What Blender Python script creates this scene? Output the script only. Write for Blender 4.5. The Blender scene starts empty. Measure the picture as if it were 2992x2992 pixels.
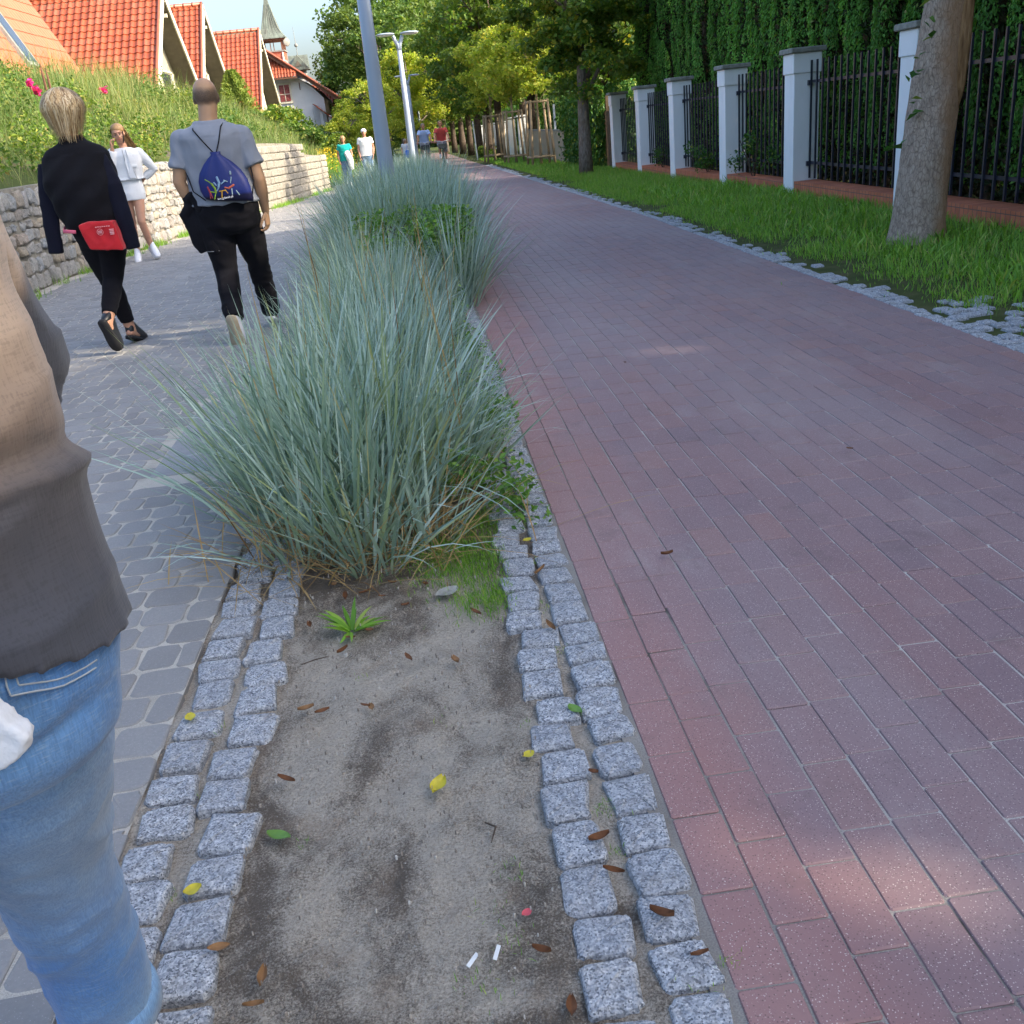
import bpy, bmesh, math, random
import numpy as np
from mathutils import Vector, Matrix, noise
from mathutils.bvhtree import BVHTree
random.seed(7); RNG = np.random.default_rng(7)
R = math.radians
scene = bpy.context.scene
COL = scene.collection
# ---------------------------------------------------------------- camera
cam_d = bpy.data.cameras.new('camera'); cam = bpy.data.objects.new('camera', cam_d); COL.objects.link(cam)
CAM_R = Matrix(((0.99118763, -0.11781459, 0.06025893), (-0.10084788, -0.37180467, 0.92281684), (-0.08631677, -0.92077342, -0.38041356)))
def setup_camera():
    # pitch 22.2 deg down, roll 5.8 deg, phone held at 1.28 m
    pitch, roll = R(22.215), R(5.8)
    D = Vector((math.sin(roll)*math.cos(pitch), math.cos(roll)*math.cos(pitch), math.sin(pitch)))   # world down in camera axes (x right, y down, z forward)
    f = 2800/2992
    u = 770/1932-.5
    v = -(D.z + u/f*D.x)/D.y*f
    Y = Vector((u/f, v/f, 1)).normalized(); Z = -D; X = Y.cross(Z)
    M = Matrix((X, Y, Z))            # rows: world axes in camera axes
    c = Matrix(((1,0,0),(0,-1,0),(0,0,-1)))
    W = (M @ c).to_4x4(); W.translation = Vector((0,0,1.28))
    cam.matrix_world = W
    cam_d.sensor_width = 36; cam_d.sensor_fit = 'HORIZONTAL'; cam_d.lens = 36*f
    cam_d.clip_start = .02; cam_d.clip_end = 2000
setup_camera()
scene.camera = cam
# ---------------------------------------------------------------- sky and sun
SUN_EL, SUN_AZ = R(33), R(112)      # azimuth clockwise from +Y (the path direction)
world = bpy.data.worlds.new('World'); scene.world = world; world.use_nodes = True
wn = world.node_tree; bg = wn.nodes['Background']
sky = wn.nodes.new('ShaderNodeTexSky'); sky.sky_type = 'NISHITA'; sky.sun_disc = False
sky.sun_elevation = SUN_EL; sky.sun_rotation = SUN_AZ; sky.air_density = 1.0; sky.dust_density = 5.2; sky.ozone_density = 2.6
tint = wn.nodes.new('ShaderNodeMix'); tint.data_type = 'RGBA'; tint.blend_type = 'MULTIPLY'; tint.inputs[0].default_value = 1; wn.links.new(sky.outputs[0], tint.inputs[6]); tint.inputs[7].default_value = (1,1,1,1)
wn.links.new(tint.outputs[2], bg.inputs[0]); bg.inputs[1].default_value = .15
sun_d = bpy.data.lights.new('sun', 'SUN'); sun = bpy.data.objects.new('sun', sun_d); COL.objects.link(sun)
sun_d.energy = 2.6; sun_d.angle = R(.6); sun_d.color = (1, .86, .66)
sdir = Vector((math.sin(SUN_AZ)*math.cos(SUN_EL), math.cos(SUN_AZ)*math.cos(SUN_EL), math.sin(SUN_EL)))
sun.rotation_euler = (-sdir).to_track_quat('-Z', 'Y').to_euler(); sun.location = (20, -20, 30)
scene.view_settings.view_transform = 'Standard'; scene.view_settings.look = 'None'
scene.view_settings.exposure = 1.78; scene.view_settings.gamma = 1
scene.cycles.max_bounces = 6; scene.cycles.diffuse_bounces = 3; scene.cycles.transmission_bounces = 4
scene.cycles.transparent_max_bounces = 6; scene.cycles.use_denoising = True
scene.cycles.sample_clamp_indirect = 5
# ---------------------------------------------------------------- object helpers
def tag(o, label=None, cat=None, group=None, kind=None):
    if label: o['label'] = label
    if cat: o['category'] = cat
    if group: o['group'] = group
    if kind: o['kind'] = kind
    return o
def empty(name, loc=(0,0,0), rz=0, label=None, cat=None, group=None):
    o = bpy.data.objects.new(name, None); COL.objects.link(o); o.location = loc; o.rotation_euler = (0,0,rz); o.empty_display_size = .1
    return tag(o, label, cat, group)
def link(name, me, mats=None, parent=None, loc=None):
    o = bpy.data.objects.new(name, me); COL.objects.link(o)
    if mats is not None:
        for m in (mats if isinstance(mats, (list,tuple)) else [mats]): me.materials.append(m)
    if parent: o.parent = parent
    if loc is not None: o.location = loc
    return o
def copy_tree(o, parent=None):
    c = o.copy(); COL.objects.link(c)
    if parent: c.parent = parent
    for ch in list(o.children): copy_tree(ch, c)
    return c
def arrays_mesh(name, V, groups, smooth=False, mi=None, uv=None, col=None):
    """groups: list of (N,k) int arrays"""
    me = bpy.data.meshes.new(name); V = np.asarray(V, dtype=np.float32)
    me.vertices.add(len(V)); me.vertices.foreach_set('co', V.ravel())
    idx = np.concatenate([np.asarray(g, dtype=np.int32).ravel() for g in groups])
    cnt = np.concatenate([np.full(len(g), np.asarray(g).shape[1], dtype=np.int32) for g in groups])
    me.loops.add(len(idx)); me.loops.foreach_set('vertex_index', idx)
    me.polygons.add(len(cnt)); st = np.concatenate([[0], np.cumsum(cnt)[:-1]]).astype(np.int32)
    me.polygons.foreach_set('loop_start', st)
    me.polygons.foreach_set('use_smooth', np.full(len(cnt), smooth))
    if mi is not None: me.polygons.foreach_set('material_index', np.asarray(mi, dtype=np.int32))
    if uv is not None:
        l = me.uv_layers.new(name='UVMap'); l.data.foreach_set('uv', np.asarray(uv, dtype=np.float32)[idx].ravel())
    me.update(calc_edges=True); me.validate()
    return me
class MB:
    def __init__(s): s.v = []; s.f = []; s.m = []; s.mi = 0
    def add(s, vs, fs):
        b = len(s.v); s.v += [tuple(v) for v in vs]; s.f += [tuple(b+i for i in f) for f in fs]; s.m += [s.mi]*len(fs)
    def box(s, c, size, rz=0, rx=0, ry=0):
        a = Matrix.Rotation(rz,3,'Z') @ Matrix.Rotation(ry,3,'Y') @ Matrix.Rotation(rx,3,'X'); c = Vector(c); h = [q/2 for q in size]
        vs = [c + a @ Vector((i*h[0], j*h[1], k*h[2])) for i in (-1,1) for j in (-1,1) for k in (-1,1)]
        s.add(vs, [(0,1,3,2),(4,6,7,5),(0,4,5,1),(2,3,7,6),(0,2,6,4),(1,5,7,3)])
    def bbox(s, c, size, bev=.005, rz=0):
        # box with chamfered edges
        hx,hy,hz = [q/2 for q in size]; a = Matrix.Rotation(rz,3,'Z'); c = Vector(c); vs = []
        for (z, i) in ((-hz,bev),(-hz+bev,0),(hz-bev,0),(hz,bev)):
            for (x,y) in ((-hx+bev,-hy),(hx-bev,-hy),(hx,-hy+bev),(hx,hy-bev),(hx-bev,hy),(-hx+bev,hy),(-hx,hy-bev),(-hx,-hy+bev)):
                sx = x*(1-i/hx); sy = y*(1-i/hy); vs.append(c + a @ Vector((sx,sy,z)))
        fs = [tuple(range(7,-1,-1)), tuple(range(24,32))]
        for r in range(3):
            for k in range(8): fs.append((r*8+k, r*8+(k+1)%8, (r+1)*8+(k+1)%8, (r+1)*8+k))
        s.add(vs, fs)
    def tube(s, pts, rad, n=10, cap=True, round_end=False, flat=1.0, up=None):
        pts = [Vector(p) for p in pts]
        if not hasattr(rad, '__len__'): rad = [rad]*len(pts)
        rad = list(rad)
        if round_end:
            d0 = (pts[0]-pts[1]).normalized(); d1 = (pts[-1]-pts[-2]).normalized(); r0 = rad[0]; r1 = rad[-1]
            pts = [pts[0]+d0*r0*q for q in (.97,.75,.4)] + pts + [pts[-1]+d1*r1*q for q in (.4,.75,.97)]
            rad = [r0*.25, r0*.66, r0*.92] + rad + [r1*.92, r1*.66, r1*.25]
        N = None; rings = []
        for i,p in enumerate(pts):
            t = (pts[min(i+1,len(pts)-1)]-pts[max(i-1,0)]).normalized()
            if N is None:
                a = Vector(up) if up is not None else (Vector((0,0,1)) if abs(t.z) < .9 else Vector((0,1,0)))
                N = (a - t*a.dot(t)).normalized()
            else: N = (N - t*N.dot(t)).normalized()
            B = t.cross(N)
            rings.append([p + (N*math.cos(2*math.pi*k/n)*flat + B*math.sin(2*math.pi*k/n))*rad[i] for k in range(n)])
        s.loft(rings, cap)
    def loft(s, rings, cap=True):
        n = len(rings[0]); vs = [v for r in rings for v in r]; fs = []
        for i in range(len(rings)-1):
            for k in range(n): fs.append((i*n+k, i*n+(k+1)%n, (i+1)*n+(k+1)%n, (i+1)*n+k))
        if cap: fs += [tuple(range(n-1,-1,-1)), tuple(range((len(rings)-1)*n, len(rings)*n))]
        s.add(vs, fs)
    def rings(s, data, n=24, cap=True, sup=2.0):
        # data: (cx, cy, z, rx, ry) stacked super-ellipses
        rg = []
        for (cx,cy,z,rx,ry) in data:
            rr = []
            for k in range(n):
                a = 2*math.pi*k/n; ca, sa = math.cos(a), math.sin(a)
                rr.append((cx+rx*math.copysign(abs(ca)**(2/sup),ca), cy+ry*math.copysign(abs(sa)**(2/sup),sa), z))
            rg.append(rr)
        s.loft(rg, cap)
    def ball(s, c, r, n=14, m=10, rot=None):
        c = Vector(c); r = Vector(r) if hasattr(r,'__len__') else Vector((r,r,r)); vs = []; rot = rot or Matrix.Identity(3)
        for i in range(1,m):
            t = math.pi*i/m
            for k in range(n):
                a = 2*math.pi*k/n; vs.append(c + rot @ Vector((r.x*math.sin(t)*math.cos(a), r.y*math.sin(t)*math.sin(a), r.z*math.cos(t))))
        vs += [c + rot @ Vector((0,0,r.z)), c - rot @ Vector((0,0,r.z))]; T = len(vs)-2; fs = []
        for i in range(m-2):
            for k in range(n): fs.append((i*n+k, (i+1)*n+k, (i+1)*n+(k+1)%n, i*n+(k+1)%n))
        for k in range(n): fs += [(T, k, (k+1)%n), (T+1, (m-2)*n+(k+1)%n, (m-2)*n+k)]
        s.add(vs, fs)
    def lathe(s, c, prof, n=20, cap=True):
        s.loft([[ (c[0]+r*math.cos(2*math.pi*k/n), c[1]+r*math.sin(2*math.pi*k/n), c[2]+z) for k in range(n)] for r,z in prof], cap)
    def prism(s, poly, y0, y1):
        # polygon in x,z extruded along y
        n = len(poly); vs = [(x,y0,z) for x,z in poly]+[(x,y1,z) for x,z in poly]
        s.add(vs, [tuple(range(n)), tuple(range(2*n-1,n-1,-1))]+[(i,i+n,(i+1)%n+n,(i+1)%n) for i in range(n)])
    def prismx(s, poly, x0, x1):
        n = len(poly); vs = [(x0,y,z) for y,z in poly]+[(x1,y,z) for y,z in poly]
        s.add(vs, [tuple(range(n-1,-1,-1)), tuple(range(n,2*n))]+[(i,(i+1)%n,(i+1)%n+n,i+n) for i in range(n)])
    def mesh(s, name, smooth=False):
        me = bpy.data.meshes.new(name); me.from_pydata(s.v, [], s.f)
        me.polygons.foreach_set('use_smooth', [smooth]*len(s.f)); me.polygons.foreach_set('material_index', s.m)
        me.update(); return me
    def build(s, name, mats, parent=None, smooth=False, loc=None):
        me = s.mesh(name, smooth)
        if smooth == 'auto': pass
        return link(name, me, mats, parent, loc)
def fix_normals(me):
    bm = bmesh.new(); bm.from_mesh(me); bmesh.ops.recalc_face_normals(bm, faces=bm.faces); bm.to_mesh(me); bm.free()
def remesh(mb, voxel, smooth=3, amp=0, freq=6, stretch=(1,1,1), fn=None, extra=None):
    """union of overlapping closed shapes -> one smooth continuous mesh"""
    me = mb.mesh('tmp'); fix_normals(me)
    o = bpy.data.objects.new('tmp', me); COL.objects.link(o)
    m = o.modifiers.new('r','REMESH'); m.mode = 'VOXEL'; m.voxel_size = voxel; m.use_smooth_shade = True
    if smooth:
        m = o.modifiers.new('s','SMOOTH'); m.iterations = smooth; m.factor = .5
    dg = bpy.context.evaluated_depsgraph_get(); out = bpy.data.meshes.new_from_object(o.evaluated_get(dg))
    bpy.data.objects.remove(o); bpy.data.meshes.remove(me)
    if amp or fn:
        nor = [v.normal.copy() for v in out.vertices]
        for v, n in zip(out.vertices, nor):
            d = 0
            if amp:
                q = Vector((v.co.x*stretch[0], v.co.y*stretch[1], v.co.z*stretch[2]))*freq
                w = noise.noise_vector(q*.5)*.6
                a = noise.noise(q+w); d = amp*(1-2.2*abs(a)) if True else 0
            if fn: d += fn(v.co)
            v.co += n*d
    if extra:
        bm = bmesh.new(); bm.from_mesh(out); t = extra.mesh('t2'); fix_normals(t); bm.from_mesh(t); bm.to_mesh(out); bm.free(); bpy.data.meshes.remove(t)
    out.polygons.foreach_set('use_smooth', [True]*len(out.polygons)); out.update()
    return out
# ---------------------------------------------------------------- materials
class NT:
    def __init__(s, name):
        s.m = bpy.data.materials.new(name); s.m.use_nodes = True; s.t = s.m.node_tree; s.bsdf = s.t.nodes['Principled BSDF']; s.out = s.t.nodes['Material Output']
    def n(s, typ, **kw):
        x = s.t.nodes.new('ShaderNode'+typ)
        for k,v in kw.items():
            if k.startswith('_'): setattr(x, k[1:], v)
            else: s.set(x.inputs[k.replace('__',' ')], v)
        return x
    def set(s, inp, v):
        if isinstance(v, bpy.types.NodeSocket): s.t.links.new(v, inp)
        elif hasattr(v,'__len__') and len(v) == 3 and inp.type == 'RGBA': inp.default_value = (*v,1)
        else: inp.default_value = v
    def pos(s): return s.n('NewGeometry').outputs['Position']
    def obj(s): return s.n('TexCoord').outputs['Object']
    def isl(s): return s.n('NewGeometry').outputs['Random Per Island']
    def scale(s, vec, sc):
        x = s.n('VectorMath', _operation='MULTIPLY'); s.set(x.inputs[0], vec); x.inputs[1].default_value = sc; return x.outputs[0]
    def noise(s, vec, scale, detail=4, rough=.55, dist=0):
        x = s.n('TexNoise', Scale=scale, Detail=detail, Roughness=rough, Distortion=dist); s.set(x.inputs['Vector'], vec); return x.outputs['Fac']
    def vor(s, vec, scale, out='Distance', feature='F1'):
        x = s.n('TexVoronoi', Scale=scale, _feature=feature); s.set(x.inputs['Vector'], vec); return x.outputs[out]
    def ramp(s, fac, stops, interp='LINEAR'):
        x = s.n('ValToRGB'); x.color_ramp.interpolation = interp; e = x.color_ramp.elements
        while len(e) < len(stops): e.new(.5)
        for q,(p,c) in zip(e, stops):
            q.position = p; q.color = (*c,1) if hasattr(c,'__len__') else (c,c,c,1)
        s.set(x.inputs[0], fac); return x.outputs[0]
    def mix(s, fac, a, b, mode='MIX'):
        x = s.n('Mix', _data_type='RGBA', _blend_type=mode); s.set(x.inputs[0], fac); s.set(x.inputs[6], a); s.set(x.inputs[7], b); return x.outputs[2]
    def math(s, op, a, b=0, c=0):
        x = s.n('Math', _operation=op); s.set(x.inputs[0], a); s.set(x.inputs[1], b); s.set(x.inputs[2], c); return x.outputs[0]
    def sep(s, v):
        x = s.n('SeparateXYZ'); s.set(x.inputs[0], v); return x.outputs
    def bump(s, h, strength=.5, dist=.01, prev=None):
        x = s.n('Bump', Strength=strength, Distance=dist); s.set(x.inputs['Height'], h)
        if prev is not None: s.set(x.inputs['Normal'], prev)
        return x.outputs[0]
    def fin(s, col=None, rough=.8, spec=.3, normal=None, **kw):
        b = s.bsdf
        if col is not None: s.set(b.inputs['Base Color'], col)
        s.set(b.inputs['Roughness'], rough); b.inputs['Specular IOR Level'].default_value = spec
        if normal is not None: s.set(b.inputs['Normal'], normal)
        for k,v in kw.items(): s.set(b.inputs[k.replace('__',' ')], v)
        return s.m
def simple(name, col, rough=.7, spec=.3, nz=.08, nscale=8, bump=0, bscale=60, **kw):
    t = NT(name); p = t.obj(); n = t.noise(p, nscale, 5)
    c = t.mix(t.ramp(n, [(.3,0),(.7,1)]), tuple(x*(1-nz) for x in col), tuple(min(1,x*(1+nz)) for x in col))
    nm = t.bump(t.noise(p, bscale, 3), bump, .01) if bump else None
    return t.fin(c, rough, spec, nm, **kw)
def leafmat(name, cols, trans=.35, rough=.55, patch=None, spec=.3, pstretch=None, objvar=0):
    """cols: stops over per-leaf random; patch: (scale, darkfactor-colour) large-scale clump variation of leaf colour"""
    t = NT(name); c = t.ramp(t.isl(), cols)
    if patch: c = t.mix(t.ramp(t.noise(t.scale(t.obj(), pstretch) if pstretch else t.obj(), patch[0], 3), [(.42,0),(.56,1)]), c, t.mix(.6, c, patch[1]))
    if objvar: c = t.mix(t.math('MULTIPLY', t.n('ObjectInfo').outputs['Random'], objvar), c, (.03,.09,.02))
    t.fin(c, rough, spec)
    tr = t.n('BsdfTranslucent'); t.set(tr.inputs[0], t.mix(1.0, c, (1.5,1.5,.6), 'MULTIPLY'))
    ms = t.n('MixShader'); ms.inputs[0].default_value = trans
    t.t.links.new(t.bsdf.outputs[0], ms.inputs[1]); t.t.links.new(tr.outputs[0], ms.inputs[2]); t.t.links.new(ms.outputs[0], t.out.inputs[0])
    return t.m
M = {}
def mk_materials():
    # red clay/concrete pavers of the cycle path
    t = NT('red_paver'); p = t.pos(); sx = t.sep(p)
    a = t.ramp(t.isl(), [(0,(.225,.135,.138)),(.3,(.25,.145,.143)),(.6,(.235,.148,.155)),(.85,(.20,.13,.14)),(1,(.275,.145,.13))])
    edge = t.ramp(t.math('ADD', sx[0], t.math('MULTIPLY', t.noise(p, 2.2, 3), .35)), [(.62,1),(.86,0)])
    a = t.mix(edge, a, t.mix(.6, a, (.37,.155,.125)))
    a = t.mix(t.ramp(t.noise(t.scale(p,(1,.3,1)), 1.3, 5), [(.38,.1),(.66,.7)]), a, (.27,.21,.215))
    sp = t.vor(p, 210); gate = t.math('GREATER_THAN', t.noise(p, 330, 1), .56)
    a = t.mix(t.math('MULTIPLY', t.ramp(sp, [(.18,1),(.34,0)]), gate), a, (.62,.52,.48))
    a = t.mix(t.math('MULTIPLY', t.ramp(t.vor(p, 150), [(.14,1),(.26,0)]), .55), a, (.05,.035,.04))
    a = t.mix(t.ramp(t.noise(p, 5, 6, .7), [(.56,0),(.72,.45)]), a, (.12,.085,.08)); a = t.mix(t.ramp(t.noise(t.scale(p,(1,.5,1)), 2.4, 7, .75), [(.55,0),(.75,.4)]), a, (.38,.33,.31))
    nm = t.bump(t.noise(p, 240, 3), .35, .002)
    M['red_paver'] = t.fin(a, .62, .45, nm)
    # joint sand between bricks
    t = NT('joint_sand'); p = t.pos(); c = t.ramp(t.noise(p, 3.2, 4), [(.3,(.10,.09,.08)),(.42,(.42,.39,.36)),(.7,(.60,.57,.52))])
    c = t.mix(t.ramp(t.noise(p, 300, 2), [(.4,0),(.6,.35)]), c, (.1,.09,.08))
    c = t.mix(t.ramp(t.sep(p)[0], [(.45,.55),(.85,0)]), c, (.10,.095,.08)); M['joint_sand'] = t.fin(c, .95, .1, t.bump(t.noise(p, 260, 3), .5, .004))
    t = NT('pale_joint_sand'); p = t.pos(); c = t.ramp(t.noise(p, 5, 5), [(.3,(.33,.31,.27)),(.5,(.50,.47,.41)),(.8,(.58,.545,.48))])
    c = t.mix(t.ramp(t.noise(p, 350, 2), [(.4,0),(.65,.4)]), c, (.15,.13,.11))
    M['pale_sand'] = t.fin(c, .95, .1, t.bump(t.noise(p, 260, 3), .5, .004))
    # grey tumbled pavers
    t = NT('grey_paver'); p = t.pos(); a = t.ramp(t.isl(), [(0,(.205,.20,.195)),(.5,(.24,.236,.23)),(1,(.275,.27,.262))])
    a = t.mix(t.ramp(t.noise(p, 2, 5), [(.4,0),(.7,.5)]), a, (.30,.30,.298))
    a = t.mix(t.math('MULTIPLY', t.ramp(t.vor(p, 170), [(.12,1),(.22,0)]), .6), a, (.42,.42,.42))
    a = t.mix(t.ramp(t.noise(p, 120, 3), [(.4,.2),(.6,0)]), a, (.16,.165,.17))
    M['grey_paver'] = t.fin(a, .75, .3, t.bump(t.noise(p, 150, 4), .45, .003))
    # granite setts
    t = NT('granite'); p = t.pos(); v = t.n('TexVoronoi', Scale=300.0); t.set(v.inputs['Vector'], p)
    g = t.sep(v.outputs['Color'])[0]
    a = t.ramp(g, [(0,(.07,.08,.095)),(.22,(.245,.262,.285)),(.5,(.41,.435,.465)),(.8,(.54,.56,.585)),(1,(.70,.71,.72))])
    isl = t.isl(); a = t.mix(t.math('MULTIPLY', isl, .35), a, (.25,.27,.30))
    a = t.mix(t.ramp(t.noise(p, 24, 4), [(.50,0),(.75,.45)]), a, (.33,.31,.28))
    a = t.mix(t.ramp(t.noise(p, 70, 3), [(.35,.45),(.6,0)]), a, (.12,.13,.15))
    nm = t.bump(t.noise(p, 85, 5, .65), .8, .007); nm = t.bump(t.noise(p, 400, 2), .4, .002, nm)
    M['granite'] = t.fin(a, .8, .35, nm)
    # sandy soil
    t = NT('sandy_soil'); p = t.pos()
    c = t.ramp(t.noise(p, 160, 5, .7), [(.3,(.34,.295,.235)),(.48,(.56,.495,.405)),(.7,(.70,.635,.535))])
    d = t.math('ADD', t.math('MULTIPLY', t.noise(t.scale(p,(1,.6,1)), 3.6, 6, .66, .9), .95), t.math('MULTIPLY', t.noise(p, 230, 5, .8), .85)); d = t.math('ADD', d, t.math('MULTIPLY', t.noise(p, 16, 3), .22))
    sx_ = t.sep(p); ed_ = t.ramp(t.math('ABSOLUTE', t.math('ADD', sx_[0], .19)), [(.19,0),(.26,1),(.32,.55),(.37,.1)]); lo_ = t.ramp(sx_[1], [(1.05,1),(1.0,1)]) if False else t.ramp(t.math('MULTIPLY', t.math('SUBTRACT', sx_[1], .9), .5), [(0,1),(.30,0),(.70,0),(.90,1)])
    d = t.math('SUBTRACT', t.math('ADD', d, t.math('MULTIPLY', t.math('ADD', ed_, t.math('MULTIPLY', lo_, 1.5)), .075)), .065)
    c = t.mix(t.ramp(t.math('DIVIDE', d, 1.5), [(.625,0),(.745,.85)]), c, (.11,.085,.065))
    c = t.mix(t.ramp(t.vor(p, 95), [(.0,.75),(.13,0)]), c, (.05,.042,.035))
    c = t.mix(t.ramp(t.noise(p, 420, 2), [(.62,0),(.72,.7)]), c, (.07,.06,.05))
    c = t.mix(t.ramp(t.noise(p, 7, 4), [(.56,0),(.75,.5)]), c, (.34,.26,.19))
    nm = t.bump(t.noise(p, 38, 6, .7), 1.0, .03); nm = t.bump(t.noise(p, 200, 4, .7), .9, .006, nm)
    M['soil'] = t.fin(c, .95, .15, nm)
    # ground (rough grass/soil)
    t = NT('rough_ground'); p = t.pos(); c = t.ramp(t.noise(p, 1.2, 6), [(.3,(.05,.075,.02)),(.55,(.075,.095,.03)),(.75,(.14,.12,.07))])
    M['ground'] = t.fin(c, .95, .1, t.bump(t.noise(p, 20, 5), .6, .05))
    t = NT('verge_soil'); p = t.pos(); c = t.ramp(t.noise(p, 6, 6), [(.3,(.045,.06,.02)),(.55,(.07,.085,.03)),(.75,(.12,.10,.06))])
    M['verge'] = t.fin(c, .95, .1, t.bump(t.noise(p, 60, 5), .6, .02))
    # blades and leaves
    M['blue_blade'] = leafmat('blue_grass_blade', [(0,(.10,.17,.13)),(.25,(.35,.47,.41)),(.5,(.22,.34,.28)),(.70,(.50,.62,.58)),(.85,(.31,.43,.34)),(.97,(.32,.40,.18)),(1,(.58,.50,.26))], .15, .45, spec=.5)
    M['dry_blade'] = leafmat('dry_blade', [(0,(.33,.22,.09)),(.5,(.45,.32,.15)),(1,(.22,.12,.05))], .15, .7)
    M['green_blade'] = leafmat('green_blade', [(0,(.10,.23,.03)),(.5,(.17,.36,.04)),(.85,(.26,.46,.06)),(1,(.42,.42,.14))], .3, .5)
    M['dark_leaf'] = leafmat('shrub_leaf', [(0,(.07,.17,.03)),(.5,(.115,.25,.04)),(.85,(.17,.32,.05)),(1,(.28,.36,.08))], .25, .5)
    M['bank_leaf'] = leafmat('bank_leaf', [(0,(.06,.12,.02)),(.4,(.12,.21,.03)),(.75,(.22,.30,.04)),(.92,(.36,.38,.07)),(1,(.40,.28,.11))], .32, .55, (.6,(.04,.11,.025)))
    M['bank_blade'] = leafmat('bank_blade', [(0,(.12,.19,.05)),(.4,(.20,.26,.08)),(.75,(.30,.32,.12)),(1,(.44,.36,.18))], .3, .55, (.5,(.10,.19,.06)))
    M['linden_leaf'] = leafmat('linden_leaf', [(0,(.05,.12,.022)),(.5,(.09,.18,.03)),(.85,(.17,.26,.04)),(1,(.42,.36,.05))], .42, .45, (.5,(.12,.17,.03)))
    M['young_leaf'] = leafmat('young_leaf', [(0,(.21,.29,.04)),(.5,(.33,.41,.06)),(.85,(.46,.49,.09)),(1,(.58,.48,.08))], .48, .5)
    M['far_leaf'] = leafmat('far_leaf', [(0,(.05,.11,.03)),(.5,(.09,.17,.04)),(.85,(.15,.24,.05)),(1,(.24,.28,.06))], .38, .55, (.35,(.10,.14,.03)))
    M['thuja_leaf'] = leafmat('thuja_leaf', [(0,(.09,.25,.04)),(.5,(.17,.42,.07)),(.9,(.25,.55,.10)),(1,(.32,.28,.12))], .28, .55, (1.0,(.06,.17,.035)), .3, (7,7,1.6), .35)
    M['ivy_leaf'] = leafmat('ivy_leaf', [(0,(.03,.09,.018)),(.5,(.05,.14,.025)),(.88,(.09,.20,.035)),(1,(.28,.30,.05))], .25, .45)
    M['conifer_leaf'] = leafmat('conifer_leaf', [(0,(.10,.17,.03)),(.5,(.17,.24,.04)),(1,(.26,.30,.06))], .25, .55)
    M['pink'] = leafmat('pink_petal', [(0,(.45,.02,.16)),(1,(.75,.06,.33))], .3, .5)
    M['yellow_flower'] = leafmat('yellow_petal', [(0,(.60,.40,.02)),(1,(.75,.55,.05))], .3, .5)
    # bark
    t = NT('bark'); p = t.obj(); q = t.scale(p, (1,1,.35)); n = t.noise(q, 26, 6, .65)
    c = t.ramp(n, [(.3,(.075,.06,.05)),(.5,(.17,.145,.125)),(.72,(.27,.24,.21))])
    c = t.mix(t.ramp(t.noise(p, 3, 4), [(.5,0),(.7,.5)]), c, (.20,.15,.09))
    M['bark'] = t.fin(c, .9, .2, t.bump(n, .9, .02))
    t = NT('near_bark'); p = t.obj(); q = t.scale(p, (1,1,.45)); n = t.noise(q, 34, 7, .7, .4); cr = t.ramp(t.vor(q, 40, 'Distance', 'DISTANCE_TO_EDGE'), [(.0,0),(.12,1)])
    c = t.ramp(n, [(.3,(.22,.17,.135)),(.5,(.39,.31,.245)),(.7,(.52,.43,.35))])
    c = t.mix(t.math('MULTIPLY', t.math('SUBTRACT', 1, cr), .45), c, (.08,.06,.05))
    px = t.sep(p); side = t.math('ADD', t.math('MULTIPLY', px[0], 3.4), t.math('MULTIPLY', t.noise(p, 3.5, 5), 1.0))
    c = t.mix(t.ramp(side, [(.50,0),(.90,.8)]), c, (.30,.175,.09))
    nm = t.bump(n, .9, .02); nm = t.bump(cr, .35, .01, nm)
    M['near_bark'] = t.fin(c, .9, .2, nm)
    M['dark_bark'] = simple('dark_bark', (.085,.065,.05), .9, .15, .35, 12, .8, 30)
    t = NT('bare_wood'); p = t.obj(); n = t.noise(t.scale(p,(1,1,.12)), 45, 5)
    M['bare_wood'] = t.fin(t.ramp(n, [(.3,(.10,.05,.02)),(.55,(.24,.14,.065)),(.75,(.36,.23,.12))]), .85, .2, t.bump(n, .8, .015))
    # fence
    t = NT('white_render'); p = t.pos(); c = t.mix(t.ramp(t.noise(t.scale(p,(1,1,.4)), 4, 5), [(.5,0),(.75,.4)]), (.80,.83,.86), (.62,.64,.63))
    M['white_render'] = t.fin(c, .85, .2, t.bump(t.noise(p, 90, 4), .4, .004))
    M['cap_stone'] = simple('cap_stone', (.24,.245,.225), .9, .2, .25, 14, .5, 70)
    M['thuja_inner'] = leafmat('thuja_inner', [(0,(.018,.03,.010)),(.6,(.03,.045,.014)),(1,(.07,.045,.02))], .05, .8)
    M['iron'] = simple('fence_iron', (.018,.022,.04), .38, .5, .2, 5, 0)
    t = NT('plinth_brick'); p = t.sep(t.pos()); cv = t.n('CombineXYZ'); t.set(cv.inputs[0], p[1]); t.set(cv.inputs[1], p[2])
    b = t.n('TexBrick', Scale=1.0, Color1=(.46,.14,.07,1), Color2=(.56,.19,.10,1), Mortar=(.13,.10,.085,1)); b.offset = 0; t.set(b.inputs['Vector'], cv.outputs[0])
    b.inputs['Brick Width'].default_value = .074; b.inputs['Row Height'].default_value = .125; b.inputs['Mortar Size'].default_value = .004
    c = t.mix(t.ramp(t.noise(t.pos(), 9, 4), [(.45,0),(.75,.4)]), b.outputs[0], (.22,.10,.07))
    M['plinth_brick'] = t.fin(c, .8, .25, t.bump(b.outputs[1], -.5, .005))
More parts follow.
